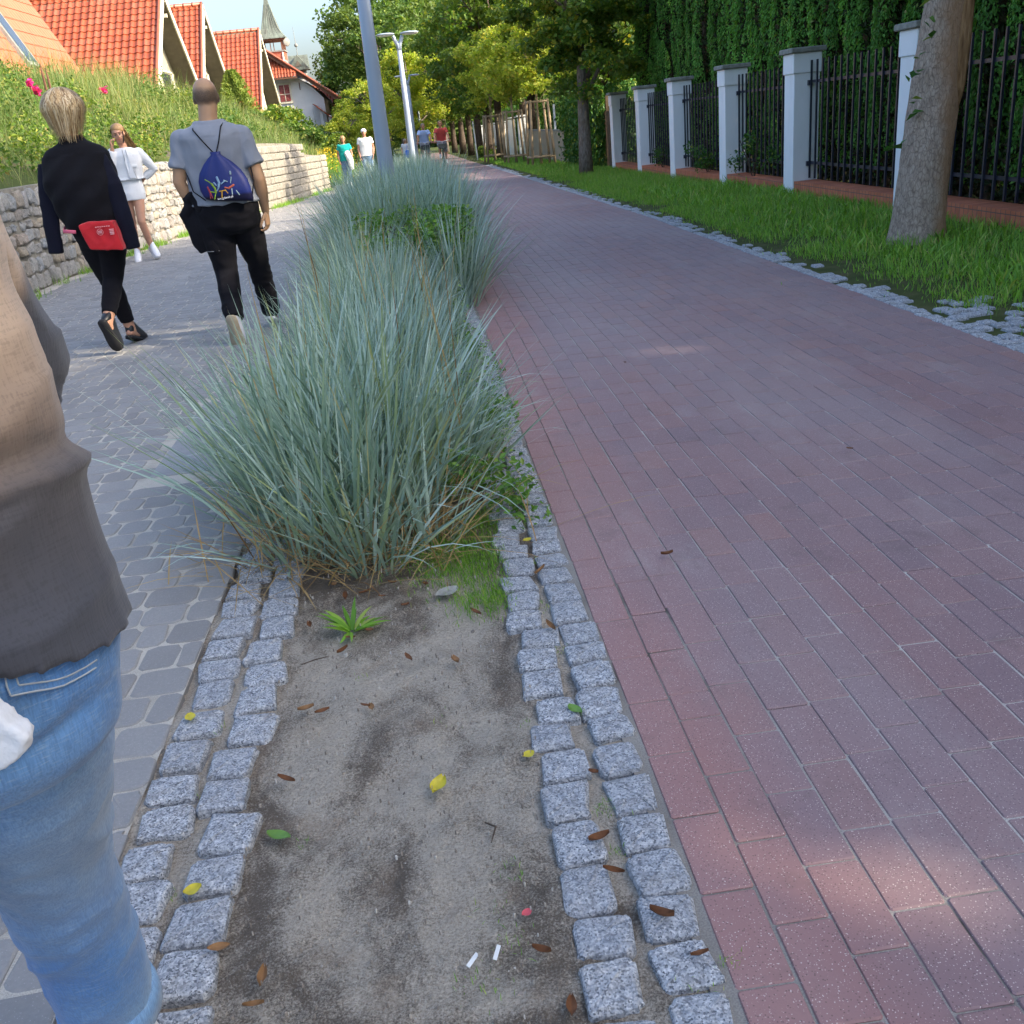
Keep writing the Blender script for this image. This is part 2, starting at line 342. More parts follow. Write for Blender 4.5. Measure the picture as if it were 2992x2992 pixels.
    # retaining wall stones
    def stone(name, stops, tint):
        t = NT(name); p = t.pos(); a = t.ramp(t.isl(), stops)
        a = t.mix(t.ramp(t.noise(p, 9, 6, .7), [(.35,0),(.7,.7)]), a, tint)
        a = t.mix(t.ramp(t.noise(p, 45, 5, .7), [(.35,.55),(.55,0)]), a, (.11,.105,.10))
        a = t.mix(t.ramp(t.noise(p, 22, 3), [(.62,0),(.75,.5)]), a, (.15,.17,.09))
        return t.fin(a, .9, .2, t.bump(t.noise(p, 40, 6, .7), .9, .014))
    M['fieldstone'] = stone('fieldstone', [(0,(.25,.25,.25)),(.3,(.36,.35,.33)),(.55,(.27,.30,.33)),(.75,(.36,.29,.25)),(.9,(.40,.34,.25)),(1,(.22,.20,.20))], (.42,.40,.36))
    M['blockstone'] = stone('blockstone', [(0,(.28,.26,.22)),(.5,(.34,.315,.27)),(1,(.27,.25,.22))], (.36,.335,.29))
    M['mortar'] = simple('wall_mortar', (.24,.225,.19), .95, .1, .3, 12, .8, 40)
    # houses
    def tiles(name, A, B, Cc, pitch=.25, course=.34, gl=.45):
        t = NT(name); uv = t.n('TexCoord').outputs['UV']; s = t.sep(uv)
        cx = t.math('FLOOR', t.math('DIVIDE', s[0], pitch)); cy = t.math('FLOOR', t.math('DIVIDE', s[1], course))
        cv = t.n('CombineXYZ'); t.set(cv.inputs[0], cx); t.set(cv.inputs[1], cy); w = t.n('TexWhiteNoise', _noise_dimensions='2D'); t.set(w.inputs['Vector'], cv.outputs[0])
        c = t.ramp(w.outputs['Value'], [(0,A),(.6,B),(1,Cc)])
        c = t.mix(t.ramp(t.noise(t.pos(), 2.5, 5), [(.5,0),(.75,.45)]), c, tuple(q*.55 for q in A))
        return t.fin(c, gl, .5, t.bump(t.noise(t.pos(), 30, 3), .2, .01))
    M['tile'] = tiles('clay_pantile', (.24,.050,.018), (.32,.070,.026), (.27,.08,.04))
    M['tile_sunlit'] = tiles('sunlit_clay_tile', (.38,.095,.045), (.42,.105,.05), (.40,.10,.048), gl=.6)  # clay tile colour lightened for the sun falling full on this slope
    M['cream_wood'] = simple('cream_wood', (.62,.58,.46), .6, .3, .08, 6)
    t = NT('weathered_boards'); p = t.pos(); s = t.sep(p); w = t.n('TexWave', Scale=3.2, _bands_direction='Y'); t.set(w.inputs['Vector'], p)
    c = t.mix(t.ramp(t.noise(t.scale(p,(1,6,.4)), 6, 5), [(.35,0),(.7,1)]), (.27,.25,.19), (.48,.45,.36)); c = t.mix(t.ramp(w.outputs[1], [(.0,.8),(.12,0)]), c, (.10,.09,.07))
    M['boards'] = t.fin(c, .8, .2)
    M['soffit'] = simple('soffit_boards', (.16,.14,.11), .8, .2, .15, 5)
    t = NT('window_glass'); t.fin((.035,.045,.055), .06, .8); M['glass'] = t.m
    M['curtain_glass'] = simple('curtained_glass', (.22,.06,.06), .15, .7, .5, 9)
    M['plaster'] = simple('plaster', (.66,.64,.62), .9, .15, .06, 2, .3, 40)
    M['plaster_buff'] = simple('buff_plaster', (.58,.55,.49), .9, .15, .12, 3, .3, 40)  # slightly darker, warmer plaster
    t = NT('copper_sheet'); p = t.pos(); c = t.ramp(t.noise(t.scale(p,(1,1,.25)), 3, 5), [(.3,(.085,.09,.075)),(.5,(.13,.15,.125)),(.7,(.18,.22,.18)),(.85,(.16,.12,.095))]); M['copper'] = t.fin(c, .6, .4)
    t = NT('tower_brick'); p = t.sep(t.pos()); cv = t.n('CombineXYZ'); t.set(cv.inputs[0], t.math('ADD', p[0], p[1])); t.set(cv.inputs[1], p[2])
    b = t.n('TexBrick', Scale=1.0, Color1=(.36,.09,.05,1), Color2=(.44,.125,.065,1), Mortar=(.30,.20,.15,1)); t.set(b.inputs['Vector'], cv.outputs[0])
    b.inputs['Brick Width'].default_value = .25; b.inputs['Row Height'].default_value = .08; b.inputs['Mortar Size'].default_value = .008
    M['tower_brick'] = t.fin(b.outputs[0], .85, .2)
    M['dark_wood'] = simple('brown_wood', (.16,.075,.045), .7, .3, .2, 8)
    # street furniture
    M['lamp_paint'] = simple('lamp_paint', (.30,.36,.44), .35, .5, .04, 3)
    M['lamp_glass'] = simple('lamp_diffuser', (.62,.61,.55), .3, .5, .03, 3)
    t = NT('stake_wood'); p = t.obj(); M['stake_wood'] = t.fin(t.ramp(t.noise(t.scale(p,(1,1,.1)), 20, 5), [(.3,(.22,.165,.10)),(.7,(.40,.31,.20))]), .8, .2)
    M['rubber'] = simple('black_rubber', (.02,.02,.02), .7, .3)
    M['chrome'] = simple('bike_metal', (.45,.45,.47), .3, .6, .05, 3, Metallic=.7)
    M['bike_dark'] = simple('bike_paint', (.02,.025,.03), .3, .5)
    M['concrete'] = simple('cast_concrete', (.27,.28,.285), .85, .2, .12, 10, .4, 90)
    M['steel'] = simple('cover_steel', (.16,.17,.18), .4, .6, .1, 20, Metallic=.6)
    M['beige_wall'] = simple('beige_panel', (.36,.32,.24), .9, .1, .08, 3)
    M['brown_boards'] = simple('brown_boards', (.09,.065,.045), .85, .2, .4, 9)
mk_materials()
def cloth(name, col, rough=.85, nz=.12, weave=0, bump=.25, sheen=.3, spec=.15):
    t = NT(name); p = t.obj(); n = t.noise(p, 7, 5)
    c = t.mix(t.ramp(n, [(.3,0),(.7,1)]), tuple(x*(1-nz) for x in col), tuple(min(1,x*(1+nz)) for x in col))
    h = t.noise(p, 90, 3); nm = t.bump(h, bump, .004)
    if weave:
        w = t.noise(t.scale(p,(1,1,.25)), weave, 2); nm = t.bump(w, .5, .0015, nm); c = t.mix(t.ramp(w, [(.35,.35),(.6,0)]), c, tuple(x*.62 for x in col))
    return t.fin(c, rough, spec, nm, Sheen__Weight=sheen)
M['skin'] = simple('skin', (.50,.27,.18), .5, .35, .08, 12, .15, 120, Subsurface__Weight=.08)
M['skin_tan'] = simple('tanned_skin', (.40,.20,.125), .45, .4, .10, 12, .15, 120, Subsurface__Weight=.06)
# ---------------------------------------------------------------- terrain functions
def lerp_pts(pts, y):
    if y <= pts[0][0]: return pts[0][1]
    for (a,b),(c,d) in zip(pts, pts[1:]):
        if y <= c: t = (y-a)/(c-a); return b+(d-b)*t
    return pts[-1][1]
WX = [(-15,-4.1),(6,-4.2),(9,-4.25),(12,-4.33),(15,-4.3),(18,-4.1),(21,-3.75),(26,-3.1),(31.5,-2.62),(45,-2.9),(80,-4),(200,-4)]
WT = [(-15,1.12),(10,1.12),(19,1.15),(19.01,1.36),(24,1.33),(28,1.22),(28.01,.96),(31.5,.80),(34,.35),(60,0),(200,-.8)]
def wx(y): return lerp_pts(WX, y)
def wtop(y): return lerp_pts(WT, y)
def g0(y): return -.011*max(0.0, y-12) if y < 90 else -.858
def gz(x, y):
    w = wx(y)
    if x < w-.12:
        d = w-.12-x; return wtop(y)-.08 + .44*min(d,2.6) + .16*max(0,min(d-2.6,3)) + .10*noise.noise(Vector((x*.6,y*.6,0)))
    return g0(y)
# ================================================================ SETTING
def ribbon(name, f0, f1, ys, nx, zoff, m, amp=0, fr=8, kind='structure', zf=None):
    V = []; F = []
    for y in ys:
        a, b = f0(y), f1(y)
        for i in range(nx+1):
            x = a+(b-a)*i/nx
            z = (zf(x,y) if zf else g0(y)) + zoff
            if amp and y < 12: z += amp*(noise.fractal(Vector((x*fr,y*fr,3)), 1.0, 2.0, 4)) + amp*.5*noise.noise(Vector((x*fr*7,y*fr*7,1)))
            V.append((x,y,z))
    n = nx+1; k = len(ys)-1
    F = np.array([[r*n+i, r*n+i+1, (r+1)*n+i+1, (r+1)*n+i] for r in range(k) for i in range(nx)])
    o = link(name, arrays_mesh(name, V, [F], True), m); tag(o, kind=kind); return o
def ysteps(y0, segs):
    out = [y0]
    for to, st in segs:
        while out[-1] < to-1e-6: out.append(min(to, out[-1]+st))
    return out
# terrain: warped grid that follows the wall line
def terrain():
    ss = [-160,-90,-60,-45,-35,-28,-22,-18,-15,-12,-10,-8,-7,-6,-5.2,-4.5,-4,-3.5,-3,-2.5,-2,-1.5,-1,-.6,-.3,-.14,-.10,.5,1,2,3,4,5,6,7,7.6,8,8.4,8.7,9,9.3,9.6,10,11,12,14,17,22,30,45,70,110,180]
    ys = ysteps(-40, [(-8,4),(40,.6),(90,2.5),(160,8),(400,40)])
    V = []
    for y in ys:
        w = wx(y)
        for s in ss:
            x = w+s; z = gz(x,y)
            if s > -.12: z = g0(y)-.06
            V.append((x,y,z))
    n = len(ss)
    F = np.array([[r*n+i, r*n+i+1, (r+1)*n+i+1, (r+1)*n+i] for r in range(len(ys)-1) for i in range(n-1)])
    tag(link('ground', arrays_mesh('ground', V, [F], True), M['ground']), kind='structure')
terrain()
ribbon('footpath_bed', lambda y: wx(y)+.0, lambda y: -.752, ysteps(-8, [(46,.4)]), 12, -.0026, M['pale_sand'])
ribbon('cycle_path_bed', lambda y: .30, lambda y: 2.82, ysteps(-8, [(46,.4)]), 4, -.0034, M['joint_sand'])
ribbon('median_soil', lambda y: -.775, lambda y: .334, ysteps(-3, [(.5,.2),(4.2,.025),(12,.2),(46,.5)]), 48, -.012, M['soil'], .013, 6)
ribbon('verge_soil', lambda y: 2.79, lambda y: 9.5, ysteps(-8, [(60,.5)]), 10, -.002, M['verge'], 0, zf=lambda x,y: g0(y)-.011*max(0,min(1,(3.5-x)/.3)))
ribbon('cycle_path_far', lambda y: .33+(y-44)*.01, lambda y: 2.79, ysteps(44, [(90,2)]), 3, -.002, M['red_paver'])
ribbon('footpath_far', lambda y: wx(y)+.1, lambda y: -.75, ysteps(44, [(90,2)]), 3, -.002, M['grey_paver'])

def outline(hx, hy, r, nc=3):
    """(N,4*nc,2) rounded rectangle outlines"""
    N = len(hx); P = np.zeros((N, 4*nc, 2)); k = 0
    for (sx,sy,a0) in ((1,-1,-90),(1,1,0),(-1,1,90),(-1,-1,180)):
        for j in range(nc):
            a = math.radians(a0+90*j/(nc-1)) if nc > 1 else math.radians(a0+45)
            P[:,k,0] = sx*(hx-r)+r*math.cos(a); P[:,k,1] = sy*(hy-r)+r*math.sin(a); k += 1
    return P
def stones(name, C, P, rings, znoise=0, tilt=.004, rot=None, zf=None, m=None, centre=True, seed=1, map3=None, smooth=False, dzs=None):
    """C (N,2) centres, P (N,M,2) outlines, rings [(scale, z)] from the bottom up; one closed top"""
    rg = np.random.default_rng(seed); N, Mn = P.shape[:2]
    if rot is not None:
        c, s = np.cos(rot)[:,None], np.sin(rot)[:,None]; P = np.stack([P[...,0]*c-P[...,1]*s, P[...,0]*s+P[...,1]*c], -1)
    tx, ty = rg.normal(0,tilt,N), rg.normal(0,tilt,N); dz = rg.normal(0, tilt*.25 if dzs is None else dzs, N)
    Vs = []
    for ri,(sc,z) in enumerate(rings):
        Q = P*sc; Z = z + dz[:,None] + (Q[...,0]*tx[:,None]+Q[...,1]*ty[:,None])*1.0
        if znoise and ri > 0: Z = Z + rg.normal(0, znoise, (N,Mn))
        if znoise and ri > 0: Q = Q + rg.normal(0, znoise*.6, Q.shape)
        Vs.append(np.concatenate([Q+C[:,None,:], Z[...,None]], -1))
    per = Mn*len(rings)
    V = np.concatenate(Vs, 1)                      # (N, per, 3)
    G = []
    base = (np.arange(N)*(per+(1 if centre else 0)))[:,None]
    for r in range(len(rings)-1):
        for k in range(Mn):
            G.append(base + np.array([[r*Mn+k, r*Mn+(k+1)%Mn, (r+1)*Mn+(k+1)%Mn, (r+1)*Mn+k]]))
    quads = np.concatenate(G)
    L = (len(rings)-1)*Mn
    groups = [quads]
    if centre:
        ctr = V[:,L:L+Mn,:].mean(1, keepdims=True); ctr[...,2] += abs(rg.normal(0, max(znoise,.0003), (N,1)))
        V = np.concatenate([V, ctr], 1); T = []
        for k in range(Mn): T.append(base + np.array([[L+k, L+(k+1)%Mn, per]]))
        groups.append(np.concatenate(T))
    else: groups.append(base + np.array([[L+k for k in range(Mn)]]))
    V = V.reshape(-1,3)
    if zf is not None: V[:,2] += np.array([zf(y) for y in V[:,1]]) if not callable(getattr(zf,'vec',None)) else zf.vec(V)
    if map3: V = map3(V)
    return arrays_mesh(name, V, groups, smooth)
# red pavers in running bond along the path
def red_path():
    cx, cy, hy = [], [], []
    for i in range(25):
        x = .386+.0995*i; y = -3+random.random()*.2
        while y < 45:
            L = .2 if random.random() > .04 else .1
            cx.append(x); cy.append(y+L/2); hy.append(L/2-.0017); y += L+.0003*random.random()
    cx = np.array(cx); cy = np.array(cy); hy = np.array(hy); n = len(cx)
    cx = cx + RNG.normal(0,.0009,n) + .006*np.sin(cy*1.3)*np.sin(cy*.37)
    P = outline(np.full(n,.0479), hy, .004, 2)
    me = stones('cycle_path', np.stack([cx,cy],1), P, [(1,-.03),(1,-.0025),(.965,0)], 0, .005, RNG.normal(0,.005,n), g0, None, False, 3, dzs=.0005)
    tag(link('cycle_path', me, M['red_paver']), kind='structure')
red_path()
SLAB = (-1.30, -.80, 4.02, 5.25)     # cast slab with a cover beside the grass
def grey_path():
    cx, cy, hx, hy = [], [], [], []; y = -2.9
    while y < 45:
        x = wx(y)+.14+random.random()*.05; d = .132+random.uniform(-.006,.006)
        while x < -.775:
            w = random.choice((.085,.11,.13,.165)) + random.uniform(-.008,.008)
            if x+w > -.80: w = -.748-x
            if not (SLAB[0]-.01 < x+w/2 < SLAB[1] and SLAB[2]-.05 < y+d/2 < SLAB[3]+.05):
                cx.append(x+w/2); cy.append(y+d/2+.01*math.sin(x*1.4)); hx.append(w/2-.0026); hy.append(d/2-.0024)
            x += w
        y += d
    n = len(cx); hx = np.array(hx); hy = np.array(hy)
    P = outline(hx, hy, np.minimum(.028, hx*.62), 4); P += RNG.normal(0,.0022,P.shape)
    me = stones('footpath', np.stack([cx,cy],1), P, [(1.0,-.03),(1.0,-.0045),(.97,-.0010),(.90,.0012)], .0005, .008, RNG.normal(0,.02,n), g0, None, True, 4, smooth=False, dzs=.0006)
    tag(link('footpath', me, M['grey_paver']), kind='structure')
grey_path()
def setts(name, strips, y0, y1, seed, size=.096, zr=.006):
    rg = np.random.default_rng(seed); cx, cy, hx, hy = [], [], [], []
    for (x, skip, xj) in strips:
        y = y0 + rg.random()*.08
        while y < y1:
            L = size*rg.uniform(.86,1.16); g = rg.uniform(.008,.024)
            if rg.random() > skip:
                cx.append(x + rg.normal(0,xj)); cy.append(y+L/2); hx.append(size*rg.uniform(.46,.53)); hy.append(L/2)
            y += L+g
    n = len(cx); hx = np.array(hx); hy = np.array(hy); Mn = 20
    P = outline(hx, hy, np.minimum(hx,hy)*rg.uniform(.15,.45,n), 5)
    sk = rg.normal(0,.05,(n,4)); # skew corners into irregular quads
    P[...,0] += P[...,1]*sk[:,:1]*1.0 + P[...,0]*P[...,1]/.05*sk[:,1:2]; P[...,1] += P[...,0]*sk[:,2:3]*.7
    ang = np.arange(Mn)/Mn*2*math.pi
    for f in (3,5,8): P *= (1 + rg.normal(0,.014,(n,1))*np.cos(f*ang+rg.uniform(0,6,(n,1))))[...,None]
    P += rg.normal(0,.0013,P.shape)
    me = stones(name, np.stack([cx,cy],1), P, [(1.03,-.06),(1.01,-.004),(.965,.003),(.86,zr),(.62,zr+.0015),(.33,zr+.002)], .0011, .022, rg.normal(0,.045,n), g0, None, True, seed, smooth=False, dzs=.0015)
    tag(link(name, me, M['granite']), kind='structure')
setts('granite_kerb_strip', [(.278,.0,.005),(.160,.0,.009)], .2, 14, 11)
setts('granite_kerb_strip', [(-.555,.0,.009),(-.680,.0,.009)], .2, 14, 12, .102)
setts('granite_verge_edging', [(2.860,.03,.004),(2.95,.5,.012),(3.04,.9,.02)], .5, 40, 13, .086)
setts('granite_verge_edging', [(3.05,.35,.03),(3.15,.4,.03),(3.26,.5,.04),(3.38,.6,.05)], 1.0, 5.6, 14, .085)
# cast slab with steel rim
def cover_slab():
    t = empty('utility_cover', (-1.05, 4.64, 0), 0, 'pale concrete slab with a thin steel rim in the grey paving beside the blue grass', 'utility cover')
    b = MB(); b.bbox((0,0,-.02),(.49,1.22,.046),.004); b.build('slab', M['concrete'], t)
    b = MB(); x0,x1,y0,y1 = -.07,.24,-.35,.32
    for r in (0,.012):
        pts = [(x0+r,y0+r+.03,.0045),(x0+r+.01,y0+r+.008,.0045),(x0+r+.035,y0+r,.0045),(x1,y0+r,.0045)]
        b.tube(pts, .0022, 6); b.tube([(x0+r,y0+r+.03,.0045),(x0+r,y1,.0045)], .0022, 6)
    b.build('rim', M['steel'], t)
cover_slab()
# ---------------------------------------------------------------- retaining wall
def wall_piece(name, y0, y1, rowh, wr, m, seed, irregular, label):
    rg = np.random.default_rng(seed); C, HX, HY = [], [], []
    # parameter space: (arc along y, height)
    h = 0.0
    H = lambda y: wtop(y)-g0(y)
    while h < 1.75:
        d = rg.uniform(*rowh); y = y0 + rg.random()*.1
        while y < y1:
            w = rg.uniform(*wr); w = min(w, y1-y+.05)
            if h + d*.5 < H(y+w/2)-.02:
                top = min(h+d, H(y+w/2)+.01)
                C.append((y+w/2, (h+top)/2 + (rg.normal(0,.012) if irregular else 0))); HX.append(w/2-.009); HY.append((top-h)/2-.009)
            y += w
        h += d
    n = len(C); HX = np.array(HX); HY = np.array(HY)
    P = outline(HX, HY, np.minimum(HX,HY)*(.55 if irregular else .22), 3)
    if irregular:
        sk = rg.normal(0,.16,(n,3)); P[...,0] += P[...,1]*sk[:,:1]; P[...,1] += P[...,0]*sk[:,1:2]*.6; P += rg.normal(0,.006,P.shape)
    else: P += rg.normal(0,.002,P.shape)
    def map3(V):
        out = V.copy()
        for i,(a,b,c) in enumerate(V):
            out[i] = (wx(a)+c, a, g0(a)+b)
        return out
    me = stones('stone_facing', np.array(C), P, [(1,-.06),(1,0),(.93,.016),(.75,.026)], .004 if irregular else .002, .03, rg.normal(0,.03 if irregular else .006,n), None, None, True, seed, map3)
    t = empty(name, (0,0,0), 0, label, 'retaining wall')
    link('stone_facing', me, m, t)
    ys = ysteps(y0, [(y1,.25)]); b = MB(); rg_ = []
    for y in ys:
        w = wx(y); zt = wtop(y)-.035; zb = g0(y)-.3
        rg_.append([(w-.005,y,zb),(w-.005,y,zt),(w-.42,y,zt),(w-.42,y,zb)])
    b.loft(rg_, True); b.build('mortar_core', M['mortar'], t)
wall_piece('fieldstone_wall', -6, 18.99, (.10,.22), (.10,.26), M['fieldstone'], 21, True, 'low retaining wall of rough grey and brown fieldstones behind the woman in white')
wall_piece('block_wall', 19.01, 31.6, (.15,.19), (.22,.42), M['blockstone'], 22, False, 'sunlit retaining wall of pale squared stone blocks stepping down beyond the man with the blue bag')
# ---------------------------------------------------------------- grass blades and leaf cards (numpy)
def blades_mesh(name, base, az, lean, length, width, curl, seg=5, zmin=None, seed=5, vary=True):
    N = len(base); rg = np.random.default_rng(seed); p = base.astype(float).copy(); th = lean.copy()
    dirx, diry = np.cos(az), np.sin(az); tw = rg.uniform(-.9,.9,N); wxn, wyn = -np.sin(az+tw), np.cos(az+tw)
    V = np.zeros((N, seg*2+1, 3))
    for k in range(seg+1):
        t = k/seg; w = width*(.55+.9*t if t < .35 else .87*(1-((t-.35)/.65)**1.6)+.02)*.5
        if k < seg:
            V[:,2*k,:] = p + np.stack([wxn*w, wyn*w, w*0],1); V[:,2*k+1,:] = p - np.stack([wxn*w, wyn*w, w*0],1)
        else: V[:,2*k,:] = p
        st = length/seg; p = p + np.stack([dirx*np.sin(th)*st, diry*np.sin(th)*st, np.cos(th)*st],1)
        if zmin is not None:
            lo = p[:,2] < zmin; p[lo,2] = zmin[lo] if hasattr(zmin,'__len__') else zmin
        th = np.minimum(th + curl/seg, 2.2)
    b = (np.arange(N)*(2*seg+1))[:,None]
    Q = np.concatenate([b+np.array([[2*k,2*k+1,2*k+3,2*k+2]]) for k in range(seg-1)]); T = b+np.array([[2*seg-2,2*seg-1,2*seg]])
    return arrays_mesh(name, V.reshape(-1,3), [Q,T], False)
def leaf_mesh(name, C, size, up=.3, seed=3, aspect=.6, fold=.25, dirs=None, nout=None):
    """one folded quad per leaf"""
    N = len(C); rg = np.random.default_rng(seed)
    nrm = rg.normal(0,1,(N,3)); nrm[:,2] = abs(nrm[:,2])*.8+up; nrm /= np.linalg.norm(nrm,axis=1,keepdims=True)
    if nout is not None: nrm = nrm*.55+nout; nrm /= np.linalg.norm(nrm,axis=1,keepdims=True)
    a = rg.normal(0,1,(N,3)) if dirs is None else dirs + rg.normal(0,.35,(N,3)); a -= nrm*(a*nrm).sum(1,keepdims=True); a /= np.linalg.norm(a,axis=1,keepdims=True)+1e-9
    b = np.cross(nrm, a); s = (size*rg.uniform(.6,1.35,N))[:,None]
    V = np.stack([C-a*s*.5, C+b*s*aspect*.5+nrm*s*fold*.3, C+a*s*.55-nrm*s*fold*.35, C-b*s*aspect*.5+nrm*s*fold*.3],1).reshape(-1,3)
    return arrays_mesh(name, V, [np.arange(N*4).reshape(N,4)], False)
GZ = np.vectorize(gz); G0 = np.vectorize(g0)
# blue lyme grass in the median, front mass and rear mass
def lyme(name, label, clumps, seed, perc, L, W, group=None, maxlean=1.15):
    clumps = [c if len(c) == 6 else (*c,1) for c in clumps]
    rg = np.random.default_rng(seed); B, A, LE, LN, CU = [], [], [], [], []
    for (x,y,r,k,hs,lk) in clumps:
        n = int(perc*k); rr = r*np.sqrt(rg.random(n)); a = rg.uniform(0,2*math.pi,n)
        bx, by = x+rr*np.cos(a), y+rr*np.sin(a)
        az = a + rg.normal(0,.55,n); le = np.clip(.04 + (rr/r)**1.2*maxlean*lk*rg.uniform(.3,1,n) + rg.normal(0,.09,n), .02, 1.35)
        B.append(np.stack([bx,by,G0(by)-.01],1)); A.append(az); LE.append(le); LN.append(L*hs*rg.uniform(.55,1.02,n)); CU.append(rg.uniform(.0,.35,n)+.15*(rr/r)+1.1*(rg.random(n) > .90))
    B = np.concatenate(B); A = np.concatenate(A); LE = np.concatenate(LE); LN = np.concatenate(LN); CU = np.concatenate(CU)
    N = len(B); wd = W*rg.uniform(.6,1.25,N)
    me = blades_mesh(name, B, A, LE, LN, wd, CU, 5, G0(B[:,1])+.012, seed)
    o = link(name, me, M['blue_blade']); tag(o, label, 'ornamental grass', group, 'stuff'); return o
rg = np.random.default_rng(40); cl = [(-.28,2.84,.10,.35,.62,1.3),(-.10,2.95,.10,.3,.55,1.3),(-.52,2.96,.12,.4,.66,1.3),(-.36,3.02,.16,1.0,.86),(-.50,3.25,.17,1.0,.9),(-.22,3.22,.15,.9,.85),(-.02,3.5,.14,.55,.7)]
for y in np.arange(3.45,7.4,.27):
    for x in (-.52,-.27,-.02):
        far = max(0,min(1,(y-3.9)/.8)); cl.append((x*(1-.12*far)-.02+rg.normal(0,.04), y+rg.normal(0,.06), .19-.05*far, 1.0 if x < -.1 else .7, rg.uniform(.88,1.08)*(1 if x < -.1 else .66)*(1-.14*far), 1-.5*far))
lyme('blue_lyme_grass', 'tall blue-grey lyme grass arching over the near end of the planted median', cl, 41, 165, .84, .0125, None, .86)
cl = []
for y in np.arange(7.3,8.7,.3):
    for x in (-.58,.20): cl.append((x+rg.normal(0,.05), y, .15, .8, rg.uniform(.62,.8), .6))
for y in np.arange(8.7,17.5,.34):
    for x in (-.55,-.2,.15):
        cl.append((x*.8+rg.normal(0,.06), y+rg.normal(0,.08), .20, 1.0, rg.uniform(.9,1.06), .7))
lyme('blue_lyme_grass', 'further band of blue-grey lyme grass in the median around the foot of the blue-grey lamp post', cl, 42, 230, 1.10, .013)
cl = []
for y in np.arange(18,34,.6):
    for x in (-.5,.0): cl.append((x, y, .3, 1.0, rg.uniform(.7,.95)))
lyme('blue_lyme_grass', 'distant lyme grass in the median beyond the first lamp post', cl, 43, 90, .9, .02)
def dry_blades():
    n = 900; rg = np.random.default_rng(44); x = np.concatenate([rg.normal(-.36,.2,n//2), rg.normal(-.2,.15,n//2)]); y = np.concatenate([rg.normal(3.0,.16,n//2), rg.uniform(2.95,7,n//2)])
    B = np.stack([x,y,G0(y)],1)
    me = blades_mesh('dry_grass', B, rg.uniform(0,6.28,n), rg.uniform(.5,1.5,n), rg.uniform(.12,.5,n), np.full(n,.006), rg.uniform(.1,.9,n), 4, np.full(n,.008), 44)
    tag(link('dry_grass', me, M['dry_blade']), 'straw coloured dead blades at the foot of the blue grass', 'dry grass', kind='stuff')
    n = 45; y = rg.uniform(3.2,7,n); x = rg.uniform(-.6,.1,n)
    me = blades_mesh('grass_seed_stalks', np.stack([x,y,y*0],1), rg.uniform(0,6.28,n), rg.uniform(.02,.3,n), rg.uniform(.75,1.12,n), np.full(n,.007), rg.uniform(0,.2,n), 5, None, 45)
    tag(link('grass_seed_stalks', me, M['dry_blade']), 'thin tan seed stalks standing among the blue grass', 'grass stalks', kind='stuff')
dry_blades()
def leaf_cloud(blobs, dens, seed):
    """blobs (x,y,z,rx,ry,rz): points in ellipsoids biased outward"""
    rg = np.random.default_rng(seed); out = []
    for (x,y,z,rx,ry,rz) in blobs:
        n = int(dens*(rx*ry*rz)**(2/3.)); d = rg.normal(0,1,(n,3)); d /= np.linalg.norm(d,axis=1,keepdims=True); r = rg.random((n,1))**.45
        out.append(np.array([x,y,z])+d*r*np.array([rx,ry,rz]))
    return np.concatenate(out)
# dark green shrub between the two grass masses
rg = np.random.default_rng(50)
bl = [(rg.uniform(-.38,.26), rg.uniform(7.4,8.7), rg.uniform(.2,.62), .20,.22,.14) for _ in range(30)]
C = leaf_cloud(bl, 9000, 51); C = C[C[:,2] > .02]
t = empty('rose_shrub', (0,8,0), 0, 'low dark green leafy shrub between the two masses of blue grass', 'shrub')
link('foliage', leaf_mesh('foliage', C-np.array([0,8,0]), .042, .5, 52), M['dark_leaf'], t)
b = MB()
for _ in range(26):
    a = rg.uniform(0,6.28); b.tube([(rg.normal(0,.1),rg.normal(0,.25),0),(rg.normal(0,.2),rg.normal(0,.5),.25),(rg.normal(0,.28),rg.normal(0,.6),.6)], [.008,.006,.003], 5)
b.build('stem', M['dark_bark'], t)
# weeds along the kerb side of the grass
bl = [(rg.uniform(.02,.26), rg.uniform(3.0,7.3), rg.uniform(.02,.16), .10,.16,.10) for _ in range(46)] + [(rg.uniform(-.1,.15), rg.uniform(3.2,4.2), .05, .14,.14,.10) for _ in range(10)]
C = leaf_cloud(bl, 7000, 53); C = C[C[:,2] > .004]
tag(link('green_weeds', leaf_mesh('green_weeds', C, .026, .6, 54), M['dark_leaf']), 'small green weeds creeping along the right side of the grass bed', 'weeds', kind='stuff')
def short_grass(name, label, x, y, n, L, seed, m, zoff=0, W=.003, cat='grass', zf=G0, lean=.5, kind='stuff', seg=3):
    rg = np.random.default_rng(seed)
    B = np.stack([x,y,(zf(y) if zf is G0 else zf(x,y))+zoff],1)
    me = blades_mesh(name, B, rg.uniform(0,6.28,n), abs(rg.normal(0,lean,n)), L*rg.uniform(.4,1.25,n), W*rg.uniform(.7,1.4,n), rg.uniform(.1,.9,n), seg, None, seed)
    return tag(link(name, me, m), label, cat, kind=kind)
def patch_pts(spots, seed, per):
    rg = np.random.default_rng(seed); X, Y = [], []
    for (x,y,r,k) in spots:
        n = int(per*k); X.append(rg.normal(x,r*.5,n)); Y.append(rg.normal(y,r*.5,n))
    return np.concatenate(X), np.concatenate(Y)
x,y = patch_pts([(.02,2.72,.18,5),(.06,2.5,.12,3),(-.06,2.95,.2,4),(.1,3.1,.12,3),(.03,2.85,.2,4)], 60, 330)
k = x < .14; x,y = x[k],y[k]
short_grass('grass_patch', 'bright green grass patch on the sand at the right foot of the blue grass', x, y, len(x), .026, 61, M['green_blade'], -.005, .0025)
